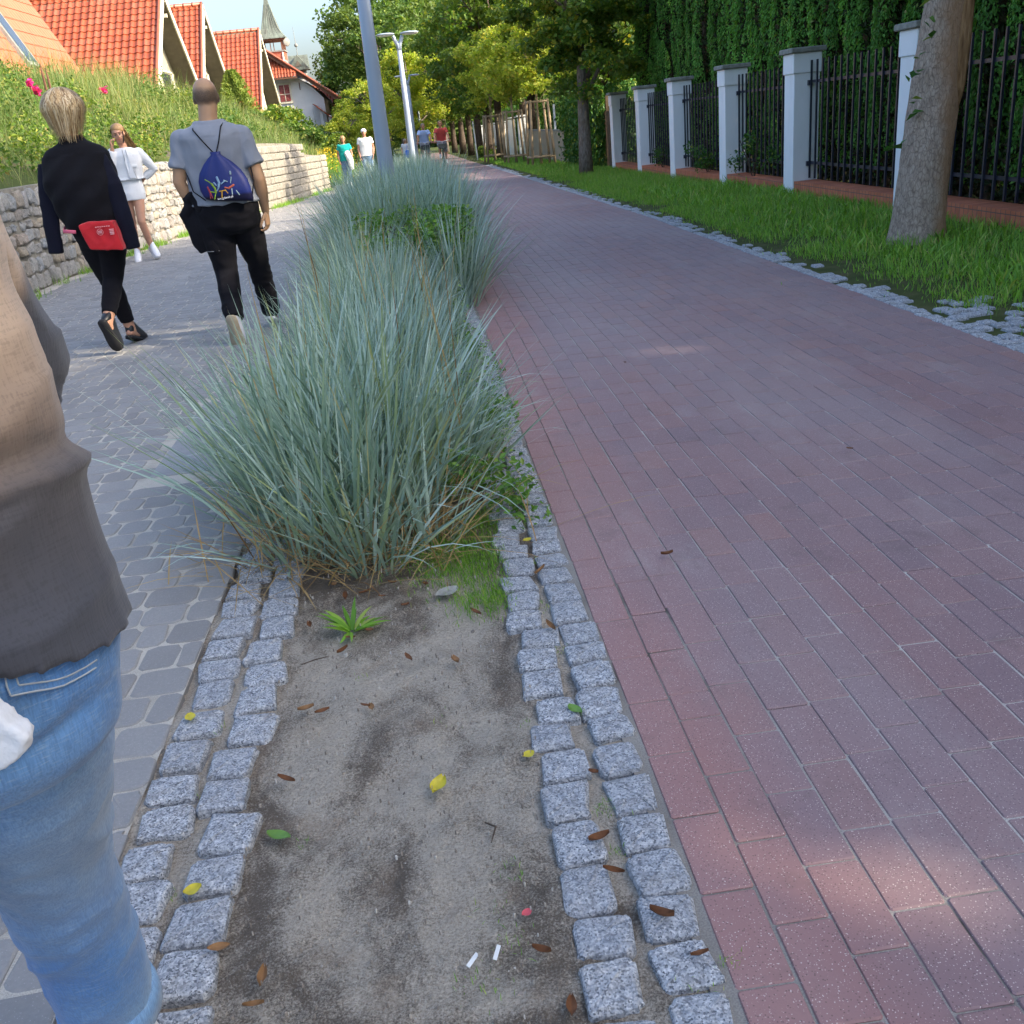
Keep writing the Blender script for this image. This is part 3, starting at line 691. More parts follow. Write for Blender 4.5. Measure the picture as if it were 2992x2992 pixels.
x,y = patch_pts([(.225,1.53,.03,1),(.22,1.40,.025,.6),(-.02,1.29,.06,.7),(0.0,1.22,.05,.7),(-.05,1.16,.05,.6),(.23,2.15,.03,.7),(-.62,1.75,.02,.3),(.22,2.7,.03,.8),(.24,3.0,.04,1),(-.38,1.55,.02,.35),(-.62,1.45,.02,.3),(.345,1.12,.02,.5),(.3,1.1,.04,.5),(-.3,2.15,.03,.3),(.02,1.40,.05,.5),(.1,1.85,.02,.2),(.225,1.86,.03,.5),(.22,2.4,.03,.7),(-.62,2.0,.02,.3),(-.1,1.9,.04,.2),(.21,3.3,.05,1.2),(.2,3.8,.08,1.5)], 62, 42)
short_grass('grass_sprouts', 'tiny green sprouts scattered over the sand and between the granite setts', x, y, len(x), .014, 63, M['green_blade'], -.004, .0016)
x = np.concatenate([RNG.uniform(3.1,5.0,60000), RNG.normal(3.25,.16,9000)]); y = np.concatenate([RNG.uniform(2.6,26,60000)**1.0, RNG.uniform(3,20,9000)])
den = np.array([noise.noise(Vector((a*1.1,b*1.1,2))) for a,b in zip(x,y)]); k = (den + (x-3.0)*.9 + RNG.normal(0,.2,len(x)) > .02) & ~((x < 3.95)&(y < 5.35)&(RNG.random(len(x)) > .12)); x,y = x[k],y[k]
short_grass('verge_grass', 'green grass of the verge between the red path and the fence', x, y, len(x), .04+.075*np.clip((x-3.0)/.8,0,1), 64, M['green_blade'], 0, .006, lean=.4)
n = 16000; x = RNG.uniform(3.2,5.0,n); y = RNG.uniform(24,50,n)
short_grass('verge_grass', 'sunlit far verge grass under the young staked trees', x, y, n, .12, 65, M['green_blade'], 0, .014)
# broad dandelion-like leaves in the verge
n = 9000; x = RNG.uniform(3.5,5.0,n); y = RNG.uniform(4.5,16,n); den = np.array([noise.noise(Vector((a*1.7,b*1.7,9))) for a,b in zip(x,y)]); k = den > .0; x,y = x[k],y[k]; n = len(x)
me = blades_mesh('verge_weeds', np.stack([x,y,x*0],1), RNG.uniform(0,6.28,n), RNG.uniform(.1,1.0,n), RNG.uniform(.06,.17,n), RNG.uniform(.010,.026,n), RNG.uniform(.2,1.1,n), 4, None, 66)
tag(link('verge_weeds', me, M['green_blade']), 'broad-leaved dandelion weeds growing in the verge', 'weeds', kind='stuff')
# tufts along the wall base
ys = RNG.uniform(8,31,8000); den = np.array([noise.noise(Vector((b*1.1,1,9))) for b in ys]); ys = ys[den > -.02]; xs = np.array([wx(b) for b in ys])+abs(RNG.normal(0,.11,len(ys)))+.03
short_grass('wall_foot_grass', 'grass tufts growing along the foot of the stone walls', xs, ys, len(xs), .12, 67, M['green_blade'], -.01, .007)
# embankment vegetation
def bank():
    rg = np.random.default_rng(70); n = 56000
    y = 5 + 55*rg.random(n)**1.25; d = .1+4.8*rg.random(n)**.8; x = np.array([wx(b) for b in y])-d-.05
    den = np.array([noise.noise(Vector((a*.55,b*.55,5))) for a,b in zip(x,y)])
    leafy = (den > -.02) & (y < 27)
    # blades
    k = ~leafy | (rg.random(n) > .72); xb, yb = x[k], y[k]; m = len(xb); sc = np.clip(yb/16,.8,1.9)
    B = np.stack([xb,yb,GZ(xb,yb)-.02],1)
    me = blades_mesh('bank_grass', B, rg.uniform(0,6.28,m), abs(rg.normal(.1,.32,m)), rg.uniform(.3,1.0,m)*np.clip(.6+(np.array([wx(b) for b in yb])-xb)*.22,.55,1.2), .008*sc, rg.uniform(.2,1.2,m), 4, None, 71)
    tag(link('bank_grass', me, M['bank_blade']), 'tall pale ornamental grasses on the bank above the stone walls', 'grass', kind='stuff')
    # bushes of leaves: a cloud of clumps over the bank
    C = []
    for _ in range(430):
        yy = 5+25*rg.random(); dd = .1+4.6*rg.random(); xx = wx(yy)-dd-.1
        if noise.noise(Vector((xx*.55,yy*.55,5))) < -.08: continue
        h = rg.uniform(.2,.5)+.45*rg.random()**4; C.append((xx,yy,gz(xx,yy)+h*.55,.36,.36,h*.62))
    P = leaf_cloud(C, 1300, 72); sz = .064
    me = leaf_mesh('bank_bushes', P, sz, .35, 73)
    tag(link('bank_bushes', me, M['bank_leaf']), 'mixed rose and perennial foliage covering the bank above the walls', 'shrubs', kind='stuff')
bank()
def flowers():
    rg = np.random.default_rng(75)
    for i,(x,y,z,k) in enumerate([(-5.5,16.27,2.44,'pink'),(-5.5,16.5,2.33,'pink'),(-5.48,16.41,2.35,'pink'),(-5.5,17.98,2.30,'pink'),(-5.5,17.82,2.24,'pink'),(-5.6,20.4,2.5,'pink')]):
        t = empty('rose_flower', (x,y,gz(x,y)), 0, 'magenta rose bloom on a stem above the bank foliage', 'flower', 'magenta rose blooms on the bank')
        h = z-gz(x,y); P = rg.normal(0,.028,(26,3))+np.array([0,0,h]); link('petals', leaf_mesh('petals', P, .07, .5, 76+i, .8), M[k], t)
        b = MB(); b.tube([(0,0,0),(.02,0,h*.5),(0,0,h)], .005, 5); b.build('stem', M['dark_leaf'], t)
    for i,(x,y,z) in enumerate([(-5.5,16.9,2.74),(-5.5,17.1,2.69)]):
        t = empty('seed_spike', (x,y,gz(x,y)), 0, 'dark brown seed spike rising above the bank foliage', 'plant', 'dark seed spikes on the bank'); h = z-gz(x,y)
        b = MB(); b.tube([(0,0,0),(.01,0,h*.7)], .006, 5); b.build('stem', M['bark'], t)
        b = MB(); b.tube([(.01,0,h*.68),(.012,0,h*.85),(.015,0,h)], [.02,.018,.006], 7); b.build('seed_head', M['dark_wood'], t)
    P = np.stack([rg.normal(-2.9,.5,900), rg.uniform(34,37,900), rg.uniform(-.2,.95,900)],1)
    t = empty('goldenrod', (-2.9,35.5,-.25), 0, 'yellow flowering goldenrod at the end of the pale block wall', 'flowering plant')
    link('flower_heads', leaf_mesh('flower_heads', P-np.array([-2.9,35.5,-.25]), .08, .4, 79), M['yellow_flower'], t)
    n = 900; B = np.stack([rg.normal(0,.5,n), rg.uniform(-1.4,1.4,n), np.zeros(n)],1); link('stems', blades_mesh('stems', B, rg.uniform(0,6.28,n), abs(rg.normal(0,.2,n)), rg.uniform(.6,1.15,n), np.full(n,.02), rg.uniform(0,.3,n), 3), M['green_blade'], t)
flowers()
# ---------------------------------------------------------------- fence of white pillars
PY = [-1.9, 1.0, 3.95, 6.95, 10.0, 13.2, 16.1, 19.3, 22.2, 25.1]
FX = 4.98
def bar_panel(y0, y1, name='bar_panel'):
    b = MB(); x = FX+.2; z0 = g0((y0+y1)/2)
    n = max(2,int(round((y1-y0)/.178))); 
    for i in range(n+1):
        y = y0+(y1-y0)*i/n; b.box((x,y,z0+.90),(.022,.022,1.42))
    for z in (.38,1.36): b.box((x+.017,(y0+y1)/2,z0+z),(.016,y1-y0+.12,.035))
    return b
def fence():
    t = empty('pillar_fence', (FX,-2,0), 0, 'white pillared garden fence with dark metal bars on a red brick plinth along the verge', 'fence')
    off = Vector((FX,-2,0))
    def P(b, name, m):
        o = b.build(name, m, t); o.location = -off; return o
    for i,y in enumerate(PY):
        z = g0(y); b = MB(); b.bbox((FX+.17,y,z+.78),(.34,.34,1.62),.006); b.bbox((FX+.17,y,z+1.60),(.375,.375,.24),.008); p = P(b,'pillar',M['white_render'])
        b = MB(); b.bbox((FX+.17,y,z+1.752),(.46,.46,.062),.01); c = b.build('cap', M['cap_stone'], p)
    for y0,y1 in zip(PY, PY[1:]):
        P(bar_panel(y0+.24, y1-.24), 'bar_panel', M['iron'])
        for s in (y0+.19, y1-.19):
            for z in (.38,1.36): 
                b = MB(); b.box((FX+.2,s,g0(s)+z),(.05,.06,.06)); P(b,'bracket',M['iron'])
        b = MB(); a,c = y0+.17,y1-.17; b.box((FX+.17,(a+c)/2,g0((a+c)/2)+.01),(.30,c-a,.30)); P(b,'plinth',M['plinth_brick'])
fence()
# brown board fence and last pillar past the bars
def boards():
    t = empty('board_fence', (5.15,25.3,0), 0, 'dark brown board fence partly overgrown beside the last white pillar', 'fence')
    for k in range(2):
        b = MB()
        for i in range(9): b.box((0,.1+k*1.3+i*.14,.62),(.03,.125,1.5+.04*random.random()))
        b.build('board_panel', M['brown_boards'], t, loc=(0,0,g0(26)))
boards()
# ---------------------------------------------------------------- thuja hedge
def thuja_mesh(seed, H=5.6):
    rg = np.random.default_rng(seed); P, D, N = [], [], []
    for k in range(46):
        z0 = H*.9*(k+rg.random())/46; L = rg.uniform(.55,1.15)*(1 if z0 < H-1.4 else .8); a0 = k*2.399+rg.normal(0,.3); R0 = .20*min(1,(H-z0)/1.6+.15); w = rg.uniform(.065,.10)*min(1,(H-z0)/1.5+.4)
        n = int(330*L); t = rg.random(n)**.85; a = rg.uniform(0,6.28,n); r = w*np.sin(np.pi*np.clip(t*.86+.12,0,1))**.7*(1-.3*rg.random(n)**2)
        cr = R0*(.45+.75*np.sqrt(t)); cx = cr*math.cos(a0)+r*np.cos(a); cy = cr*math.sin(a0)+r*np.sin(a); P.append(np.stack([cx,cy,z0+t*L],1))
        o = np.stack([np.cos(a)+.5*math.cos(a0), np.sin(a)+.5*math.sin(a0), np.full(n,.2)],1); N.append(o/np.linalg.norm(o,axis=1,keepdims=True)); D.append(np.stack([np.cos(a)*.35,np.sin(a)*.35,np.full(n,1.0)],1))
    P, D, N = map(np.concatenate, (P,D,N)); P[:,2] = np.clip(P[:,2],.03,H)
    m = leaf_mesh('crown', P, .05, 0, seed, .5, .3, D, N); m.materials.append(M['thuja_leaf'])
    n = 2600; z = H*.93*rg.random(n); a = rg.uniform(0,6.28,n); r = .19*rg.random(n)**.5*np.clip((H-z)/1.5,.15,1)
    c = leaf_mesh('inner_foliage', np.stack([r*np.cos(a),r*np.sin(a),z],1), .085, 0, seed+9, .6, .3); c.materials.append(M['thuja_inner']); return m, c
def hedge():
    protos = [thuja_mesh(s) for s in (1,2,3,4)]
    tb = MB(); tb.tube([(0,0,0),(0,0,2.5),(0,0,4.8)], [.05,.04,.015], 7); tm = tb.mesh('trunk'); tm.materials.append(M['dark_bark'])
    rg = np.random.default_rng(8)
    for row,(x0,step,ys) in enumerate(((5.84,.56,-6.0),(6.55,.60,-5.7))):
        y = ys; i = 0
        while y < 25.6:
            gap = (abs(y-3.4) < .36 or abs(y+.9) < .36) if row == 0 else (abs(y-3.1) < .36 or abs(y+1.2) < .36)  # thujas left out here so bands of sun reach the paths
            if not gap:
                t = empty('thuja', (x0+rg.normal(0,.05), y, g0(y)), rg.uniform(0,6.28), ('tall dark green columnar thuja in the front row of the dense hedge behind the bars','thuja of the second hedge row, dark behind the gaps of the first')[row], 'thuja', ('thujas in the front row of the hedge','thujas in the second row of the hedge')[row])
                s = (1,1.2)[row]; t.scale = (s,s,rg.uniform(.92,1.06)); m, c = protos[(i+row)%4]
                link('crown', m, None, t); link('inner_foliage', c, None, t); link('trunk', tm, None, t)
            y += step+rg.normal(0,.025); i += 1
hedge()
def climbers():
    rg = np.random.default_rng(90)
    # small bushes poking through the bars
    for (y,r,h,lab) in [(15.0,.34,.55,'small leafy bush poking through the bars beside the second white pillar from the trunk'),(17.4,.28,.4,'low green bush at the plinth between two middle pillars'),(20.6,.25,.35,'small weedy bush at the plinth near the far pillars')]:
        C = leaf_cloud([(rg.normal(0,r*.5),rg.normal(0,r),h*rg.uniform(.3,1),r*.45,r*.5,h*.35) for _ in range(7)], 2600, int(y*10))
        t = empty('bush', (5.12,y,.16+g0(y)), 0, lab, 'bush'); link('foliage', leaf_mesh('foliage', C, .06, .4, 92), M['ivy_leaf'], t)
        b = MB(); [b.tube([(0,0,-.05),(rg.normal(0,.1),rg.normal(0,.15),h)], .006, 5) for _ in range(5)]; b.build('stem', M['dark_bark'], t)
    # ivy covered fence
    t = empty('ivy_screen', (5.0,29.5,g0(29)), 0, 'fence panel smothered in hanging dark green ivy between the tree trunk and the staked trees', 'ivy')
    b = MB(); b.box((.25,0,.9),(.08,5.2,1.8)); b.build('panel', M['brown_boards'], t)
    n = 15000; C = np.stack([.15-abs(rg.normal(0,.16,n)), rg.uniform(-2.8,2.8,n), 2.05*rg.random(n)**.85],1); C[:,0] -= .25*np.array([max(0,noise.noise(Vector((0,b*1.3,c*1.1)))) for a,b,c in C])
    dirs = np.stack([np.full(n,-.4), np.zeros(n), np.full(n,-1.0)],1)
    link('foliage', leaf_mesh('foliage', C, .095, .1, 93, .7, .3, dirs), M['ivy_leaf'], t)
climbers()
# ---------------------------------------------------------------- trees
def limb_tree(rg, h0, H, r0, spread, nl=7, lean=(0,0)):
    b = MB(); pts = [(0,0,-.05),(lean[0]*.3,lean[1]*.3,h0*.35),(lean[0]*.7,lean[1]*.7,h0*.7),(lean[0],lean[1],h0),(lean[0]*1.3,lean[1]*1.3,h0+(H-h0)*.4),(lean[0]*1.5,lean[1]*1.5,H*.9)]
    b.tube(pts, [r0*1.25,r0*1.02,r0*.92,r0*.85,r0*.5,r0*.12], 14)
    for i in range(nl):
        a = 6.28*i/nl+rg.normal(0,.3); z = h0*(.92)+(H-h0)*.55*i/nl; L = spread*rg.uniform(.6,.95); up = (H-h0)*rg.uniform(.18,.4)
        p0 = Vector((lean[0]*1.1,lean[1]*1.1,z)); p1 = p0+Vector((math.cos(a)*L*.45,math.sin(a)*L*.45,up*.7)); p2 = p0+Vector((math.cos(a)*L,math.sin(a)*L,up*1.1))
        b.tube([p0,p1,p2], [r0*.42,r0*.26,r0*.07], 8)
        for j in range(3):
            a2 = a+rg.normal(0,.7); q = p1.lerp(p2, rg.uniform(0,.7)); b.tube([q, q+Vector((math.cos(a2)*L*.3,math.sin(a2)*L*.3,up*rg.uniform(-.1,.5)))], [r0*.14,r0*.04], 6)
    return b
def crown_mesh(seed, c, rad, ncl, nleaf, size, clr=.5, drop=.0, low=.0):
    rg = np.random.default_rng(seed); d = rg.normal(0,1,(ncl,3)); d /= np.linalg.norm(d,axis=1,keepdims=True); r = rg.random((ncl,1))**.42
    K = np.array(c)+d*r*np.array(rad)
    lum = np.array([noise.noise(Vector(tuple(k*.9))+Vector((seed,0,0))) for k in K]); K = K[lum > -.28]
    ids = rg.integers(0,len(K),nleaf); o = rg.normal(0,1,(nleaf,3)); o /= np.linalg.norm(o,axis=1,keepdims=True); o *= rg.random((nleaf,1))**.5
    sc = (clr*rg.uniform(.6,1.3,len(K)))[ids][:,None]
    P = K[ids]+o*sc*np.array([1,1,.62]); P[:,2] -= .15*(o[:,0]**2)*sc[:,0]
    return leaf_mesh('crown', P, size, .35, seed, .8, .25)
def tree(name, loc, label, crown, trunk, group=None, rz=0, sc=1, cat='tree'):
    t = empty(name, loc, rz, label, cat, group); t.scale = (sc,sc,sc); link('crown', crown, None, t); link('trunk', trunk, None, t); return t
def mm(me, m): me.materials.append(m); return me
rg = np.random.default_rng(100)
# near tree on the verge: leaning trunk, big crown above the frame
def near_tree():
    t = empty('linden_tree', (4.17,8.05,0), 0, 'thick leaning grey trunk with a brown bark wound in front of the near white pillars', 'tree')
    b = MB(); n = 40; rgs = []; zs = np.linspace(-.05,3.3,90)
    for z in zs:
        cx = .06*max(z,0)+.012*max(z,0)**2; cy = .02*z; r = .198+.055*math.exp(-max(z,0)/.16)-.012*z+.012*math.sin(z*2.1)
        rr = []
        for k in range(n):
            a = 2*math.pi*k/n; q = Vector((math.cos(a)*1.6, math.sin(a)*1.6, z*1.2)); s = 1+.07*noise.noise(q)+.045*noise.noise(q*4)+.03*noise.noise(Vector((math.cos(a)*9,math.sin(a)*9,z*5)))
            if -1.3 < ((a+math.pi)%(2*math.pi)-math.pi)-(-.35) < 1.3 and 1.0 < z < 2.2: s -= .10*max(0,1-abs(((a+math.pi)%(2*math.pi)-math.pi)+.35)/.35)*max(0,1-abs(z-1.5)/.35)
            rr.append((cx+r*s*math.cos(a), cy+r*s*math.sin(a), z))
        rgs.append(rr)
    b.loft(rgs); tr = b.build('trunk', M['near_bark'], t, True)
    # bare wood wound
    w = MB(); w.tube([(.190,-.115,.98),(.205,-.13,1.2),(.215,-.135,1.5),(.235,-.13,1.78),(.275,-.105,2.1)], [.02,.05,.055,.045,.02], 10, round_end=True, flat=.5); w.build('wound', M['bare_wood'], t, True)
    L = limb_tree(rg, 3.1, 9.0, .17, 3.6, 9, (.3,.05)); L.v = [(x+.02,y,max(z,2.6)) if z < 2.6 else (x,y,z) for x,y,z in L.v]; L.build('limbs', M['bark'], t, True)
    link('crown', mm(crown_mesh(101,(.3,.3,6.2),(2.7,3.2,2.6),170,13000,.15,.55), M['linden_leaf']), None, t)
    # leafy sprouts on the trunk side
    P = []
    for (x,y,z) in [(-.17,-.1,1.86),(-.22,-.1,1.90),(-.12,-.12,1.80),(-.16,-.14,1.42),(-.14,-.1,1.30),(-.22,-.12,1.28),(-.10,-.16,1.55),(-.19,-.15,1.10),(-.26,-.1,.78),(-.33,-.08,.77),(-.10,-.15,1.65),(-.15,-.1,1.0)]: P.append((x,y,z)); P.append((x+.03,y-.02,z+.03))
    link('sprout_leaves', leaf_mesh('sprout_leaves', np.array(P), .085, .6, 103, .8), M['ivy_leaf'], t)
    return t
near_tree()
cA = mm(crown_mesh(110,(0,0,5.9),(3.5,3.8,3.1),280,23000,.16,.66), M['linden_leaf']); bA = limb_tree(rg,2.8,8.6,.18,3.1,8).mesh('trunk',True); bA.materials.append(M['bark'])
for y,x,s in ((-13,15.5,1.62),(-7.0,15.2,1.6),(-1.2,15.6,1.66),(4.6,15.3,1.6)):  # out-of-view trees added as shade casters for the paths
    tree('linden_tree', (x,y,0), 'unseen tall linden added far to the right to shade the paths', cA, bA, 'tall lindens in the gardens to the right', rg.uniform(0,6), s)
def carve(o, rays):
    """cut holes in a crown along sun rays to shape sun patches on the path"""
    bpy.context.view_layer.update(); mw = np.array(o.matrix_world); me = o.data; n = len(me.vertices); V = np.zeros(n*3); me.vertices.foreach_get('co', V); V = V.reshape(-1,3); Wc = (V @ mw[:3,:3].T + mw[:3,3]).reshape(-1,4,3); cc = Wc.mean(1); keep = np.ones(len(cc), bool); d = np.array(sdir)
    for p,r in rays:
        q = cc-np.array(p); t = q@d; keep &= (np.linalg.norm(q-t[:,None]*d,axis=1) > r)
    V = V.reshape(-1,4,3)[keep].reshape(-1,3); m2 = arrays_mesh('crown', V, [np.arange(len(V)).reshape(-1,4)]); m2.materials.append(me.materials[0]); o.data = m2
for o in [o for o in COL.objects if o.get('group') == 'tall lindens in the gardens to the right']:
    for c in o.children:
        if c.name.startswith('crown'): carve(c, [((1.30,5.22,0),.15),((1.12,5.17,0),.09),((.50,1.31,0),.085),((.72,1.21,0),.10),((.60,1.12,0),.06)])  # holes placed to throw sun patches on the red path
# tree with dark crown in mid distance
c2 = mm(crown_mesh(120,(.1,-.1,3.9),(1.75,1.9,2.15),120,17000,.11,.36), M['linden_leaf']); b2 = limb_tree(rg,1.75,5.6,.145,1.8,9,(.03,0)).mesh('trunk',True); b2.materials.append(M['bark'])
tree('linden_tree', (4.09,24.0,g0(24)), 'linden with a dark green round crown and straight brown trunk beside the ivy screen', c2, b2)
# limb of a garden tree crossing above the hedge
b = MB(); b.tube([(6.6,20.5,0),(6.2,21.2,2.2),(5.2,22.0,3.2),(4.7,22.6,4.2),(4.2,23.2,5.4)], [.14,.12,.10,.08,.05], 10); b.v = [(x-6.6,y-20.5,z) for x,y,z in b.v]
t = empty('garden_tree', (7.6,21.5,g0(20)), 0, 'garden tree with a pale brown limb leaning out above the thuja hedge', 'tree'); b.build('trunk', M['bark'], t, True)
link('crown', mm(crown_mesh(122,(-1.6,1.6,6.3),(1.3,1.3,1.2),30,2500,.13,.4), M['young_leaf']), None, t)
# young staked trees
cy_ = [mm(crown_mesh(130+k,(0,0,3.25),(1.15,1.2,1.35),60,6500,.105,.36), M['young_leaf']) for k in range(2)]
yb = limb_tree(rg,1.9,4.1,.04,1.0,6).mesh('trunk',True); yb.materials.append(M['stake_wood'])
for i,(x,y,lab) in enumerate([(4.2,33.2,'young tree with yellow-green leaves in the nearest stake frame'),(3.85,37.8,'young yellow-green tree in the middle stake frame'),(3.45,42.5,'young yellow-green tree in the farthest stake frame')]):
    tree('young_tree', (x,y,g0(y)), lab, cy_[i%2], yb, None, i*2.1, 1.08)
def stakes(x,y,h,lab):
    t = empty('stake_frame', (x,y,g0(y)), .1, lab, 'stake frame'); w = .34
    for (sx,sy) in ((-1,-1),(1,-1),(1,1),(-1,1)):
        b = MB(); b.tube([(sx*w*1.12,sy*w*1.12,-.1),(sx*w*.82,sy*w*.82,h)], .042, 8); b.build('post', M['stake_wood'], t, True)
    for z,k in ((h-.06,.84),(.28,1.1)):
        for (a,c) in (((-1,-1),(1,-1)),((1,-1),(1,1)),((1,1),(-1,1)),((-1,1),(-1,-1))):
            b = MB(); b.tube([(a[0]*w*k,a[1]*w*k,z),(c[0]*w*k,c[1]*w*k,z)], .034, 7); b.build('rail', M['stake_wood'], t, True)
    b = MB(); b.tube([(-w*.85,-w*.85,h-.3),(0,0,h-.28),(w*.85,-w*.85,h-.3)], .012, 6); b.build('tie', M['rubber'], t)
stakes(4.2,33.2,2.0,'nearest wooden stake frame holding a young tree beside the ivy'); stakes(3.85,37.8,1.85,'sunlit middle wooden stake frame around a young tree'); stakes(3.45,42.5,1.85,'farthest wooden stake frame beside the dark trunk')
# row of lindens further along the verge
cB = mm(crown_mesh(140,(0,0,5.2),(2.7,2.9,3.1),150,15000,.17,.6), M['linden_leaf']); bB = limb_tree(rg,2.1,7.6,.19,2.6,8).mesh('trunk',True); bB.materials.append(M['dark_bark'])
for i,(x,y,s) in enumerate([(4.05,46,1.0),(4.0,52,.95),(3.9,58,1.05),(3.8,65,1.0),(3.7,73,1.1),(3.5,82,1.1),(5.9,49,1.15),(6.3,56,1.2),(7.5,40,1.1),(8.2,33.5,1.1)]):
    tree('linden_tree', (x,y,g0(y)), ['dark trunked linden in the shady row beyond the staked young trees','garden linden rising behind the far fences on the right'][i > 5], cB, bB, ['lindens of the far verge row','garden lindens behind the far fences'][i > 5], rg.uniform(0,6), s)
# trees left of the path in the background
cC = mm(crown_mesh(150,(0,0,5.6),(3.2,3.2,4.4),170,15000,.2,.7), M['far_leaf']); cD = mm(crown_mesh(151,(0,0,5.2),(2.7,2.8,3.7),130,12000,.2,.7), M['young_leaf'])
bC = limb_tree(rg,2.2,8.8,.2,2.8,8).mesh('trunk',True); bC.materials.append(M['bark'])
for i,(x,y,s,k) in enumerate([(-1.3,66,1.1,0),(-.3,73,1.25,0),(-3.0,86,1.15,0),(1.2,80,1.3,0),(3.0,88,1.3,0),(-1.7,56,.55,1),(.3,62,.75,1),(1.2,96,1.3,0),(-3.0,50,.36,1),(-6.9,101,.72,1),(5,98,1.4,0),(-3.6,78,.62,1)]):
    tree('park_tree', (x,y,g0(y)-.1), ['tall dark green broadleaf tree closing the view at the end of the path','lighter green tree in front of the dark trees at the end of the path'][k], [cC,cD][k], bC, ['tall dark trees closing the view','lighter trees in front of the dark trees'][k], rg.uniform(0,6), s)
# low far shrubs
cS = mm(crown_mesh(160,(0,0,.7),(1.3,1.3,.75),40,4500,.12,.35), M['bank_leaf'])
for i,(x,y,s) in enumerate([(-4.3,38,.9),(-3.6,42,.8),(-5.6,41,1.1),(-3.3,47,.9),(-4.6,52,1.1),(-2.6,53,.8),(-1.9,60,1.0),(-5.6,47,1.2),(3.9,48.5,.42),(4.1,55,.5)]):
    t = empty('far_shrub', (x,y,gz(x,y)-.1), i*1.3, 'rounded green shrub among the planting far along the path', 'shrub', 'rounded shrubs far along the path'); t.scale = (s,s,s); link('foliage', cS, None, t)
# small conifer beside the third house
def conifer():
    rg = np.random.default_rng(170); n = 6500; z = 2.7*rg.random(n)**.8; a = rg.uniform(0,6.28,n); rr = (1.25*(1-z/2.9)**.8)*(.55+.45*rg.random(n))*(1+.35*np.sin(a*5+z*3))
    C = np.stack([rr*np.cos(a), rr*np.sin(a), z],1); dirs = np.stack([np.cos(a),np.sin(a),np.full(n,.9)],1)
    t = empty('conifer', (-6.9,44,gz(-6.9,44)), 0, 'small yellow-green conifer in front of the third orange roof', 'conifer'); link('crown', leaf_mesh('crown', C, .16, .1, 171, .3, .2, dirs), M['conifer_leaf'], t)
    b = MB(); b.tube([(0,0,0),(0,0,2.5)], [.07,.02], 7); b.build('trunk', M['bark'], t)
conifer()

# distant wood closing the view behind the gardens and the path's end
def wood():
    rg = np.random.default_rng(300); C = []
    for _ in range(150):
        y = rg.uniform(30,112); x = 13+rg.uniform(0,4)+(y-30)*.03; C.append((x,y,rg.uniform(.5,7)-.5,1.8,1.8,1.5))
    for _ in range(170):
        x = rg.uniform(-30,24); y = 118+rg.uniform(0,5); C.append((x,y,rg.uniform(0,9 if x > -4 else 4.5)-1,2.4,2.0,1.8))
    P = leaf_cloud(C, 230, 301)
    tag(link('distant_wood', leaf_mesh('distant_wood', P, .42, .35, 302, .8), M['far_leaf']), 'wall of dark trees far behind the gardens and the end of the path', 'wood', kind='stuff')
    n = 26000; y = rg.uniform(26.5,75,n); C = np.stack([6.6+abs(rg.normal(0,.35,n)), y, 2.3*rg.random(n)**.8-.3],1)
    tag(link('garden_hedge', leaf_mesh('garden_hedge', C, .15, .3, 303, .7), M['ivy_leaf']), 'dark clipped hedge behind the staked trees and the far pillars', 'hedge')
wood()
# ================================================================ BUILDINGS
def tile_slope(P0, U, Vv, width, length, pitch=.25, course=.34, h=.045, step=.03, off=0):
    P0, U, Vv = Vector(P0), Vector(U).normalized(), Vector(Vv).normalized(); W = U.cross(Vv).normalized()
    if W.z < 0: W = -W
    nu = max(2,int(round(width/pitch*8))); ncr = max(1,int(round(length/course))); V = []; UV = []
    for j in range(ncr):
        for (vv, dz) in ((j*course, step), ((j+1)*course-.004, 0)):
            for i in range(nu+1):
                u = width*i/nu; ph = (u/pitch)%1; z = h*(.5+.5*math.cos(2*math.pi*ph))**1.6+dz+.02
                V.append(P0+U*u+Vv*min(vv,length)+W*z); UV.append((u+.001,min(vv,length)+off+.02))
    n = nu+1; F = np.array([[r*n+i, r*n+i+1, (r+1)*n+i+1, (r+1)*n+i] for r in range(2*ncr-1) for i in range(nu)])
    # underside sheet for thickness
    return arrays_mesh('roof', [tuple(v) for v in V], [F], False, uv=UV)
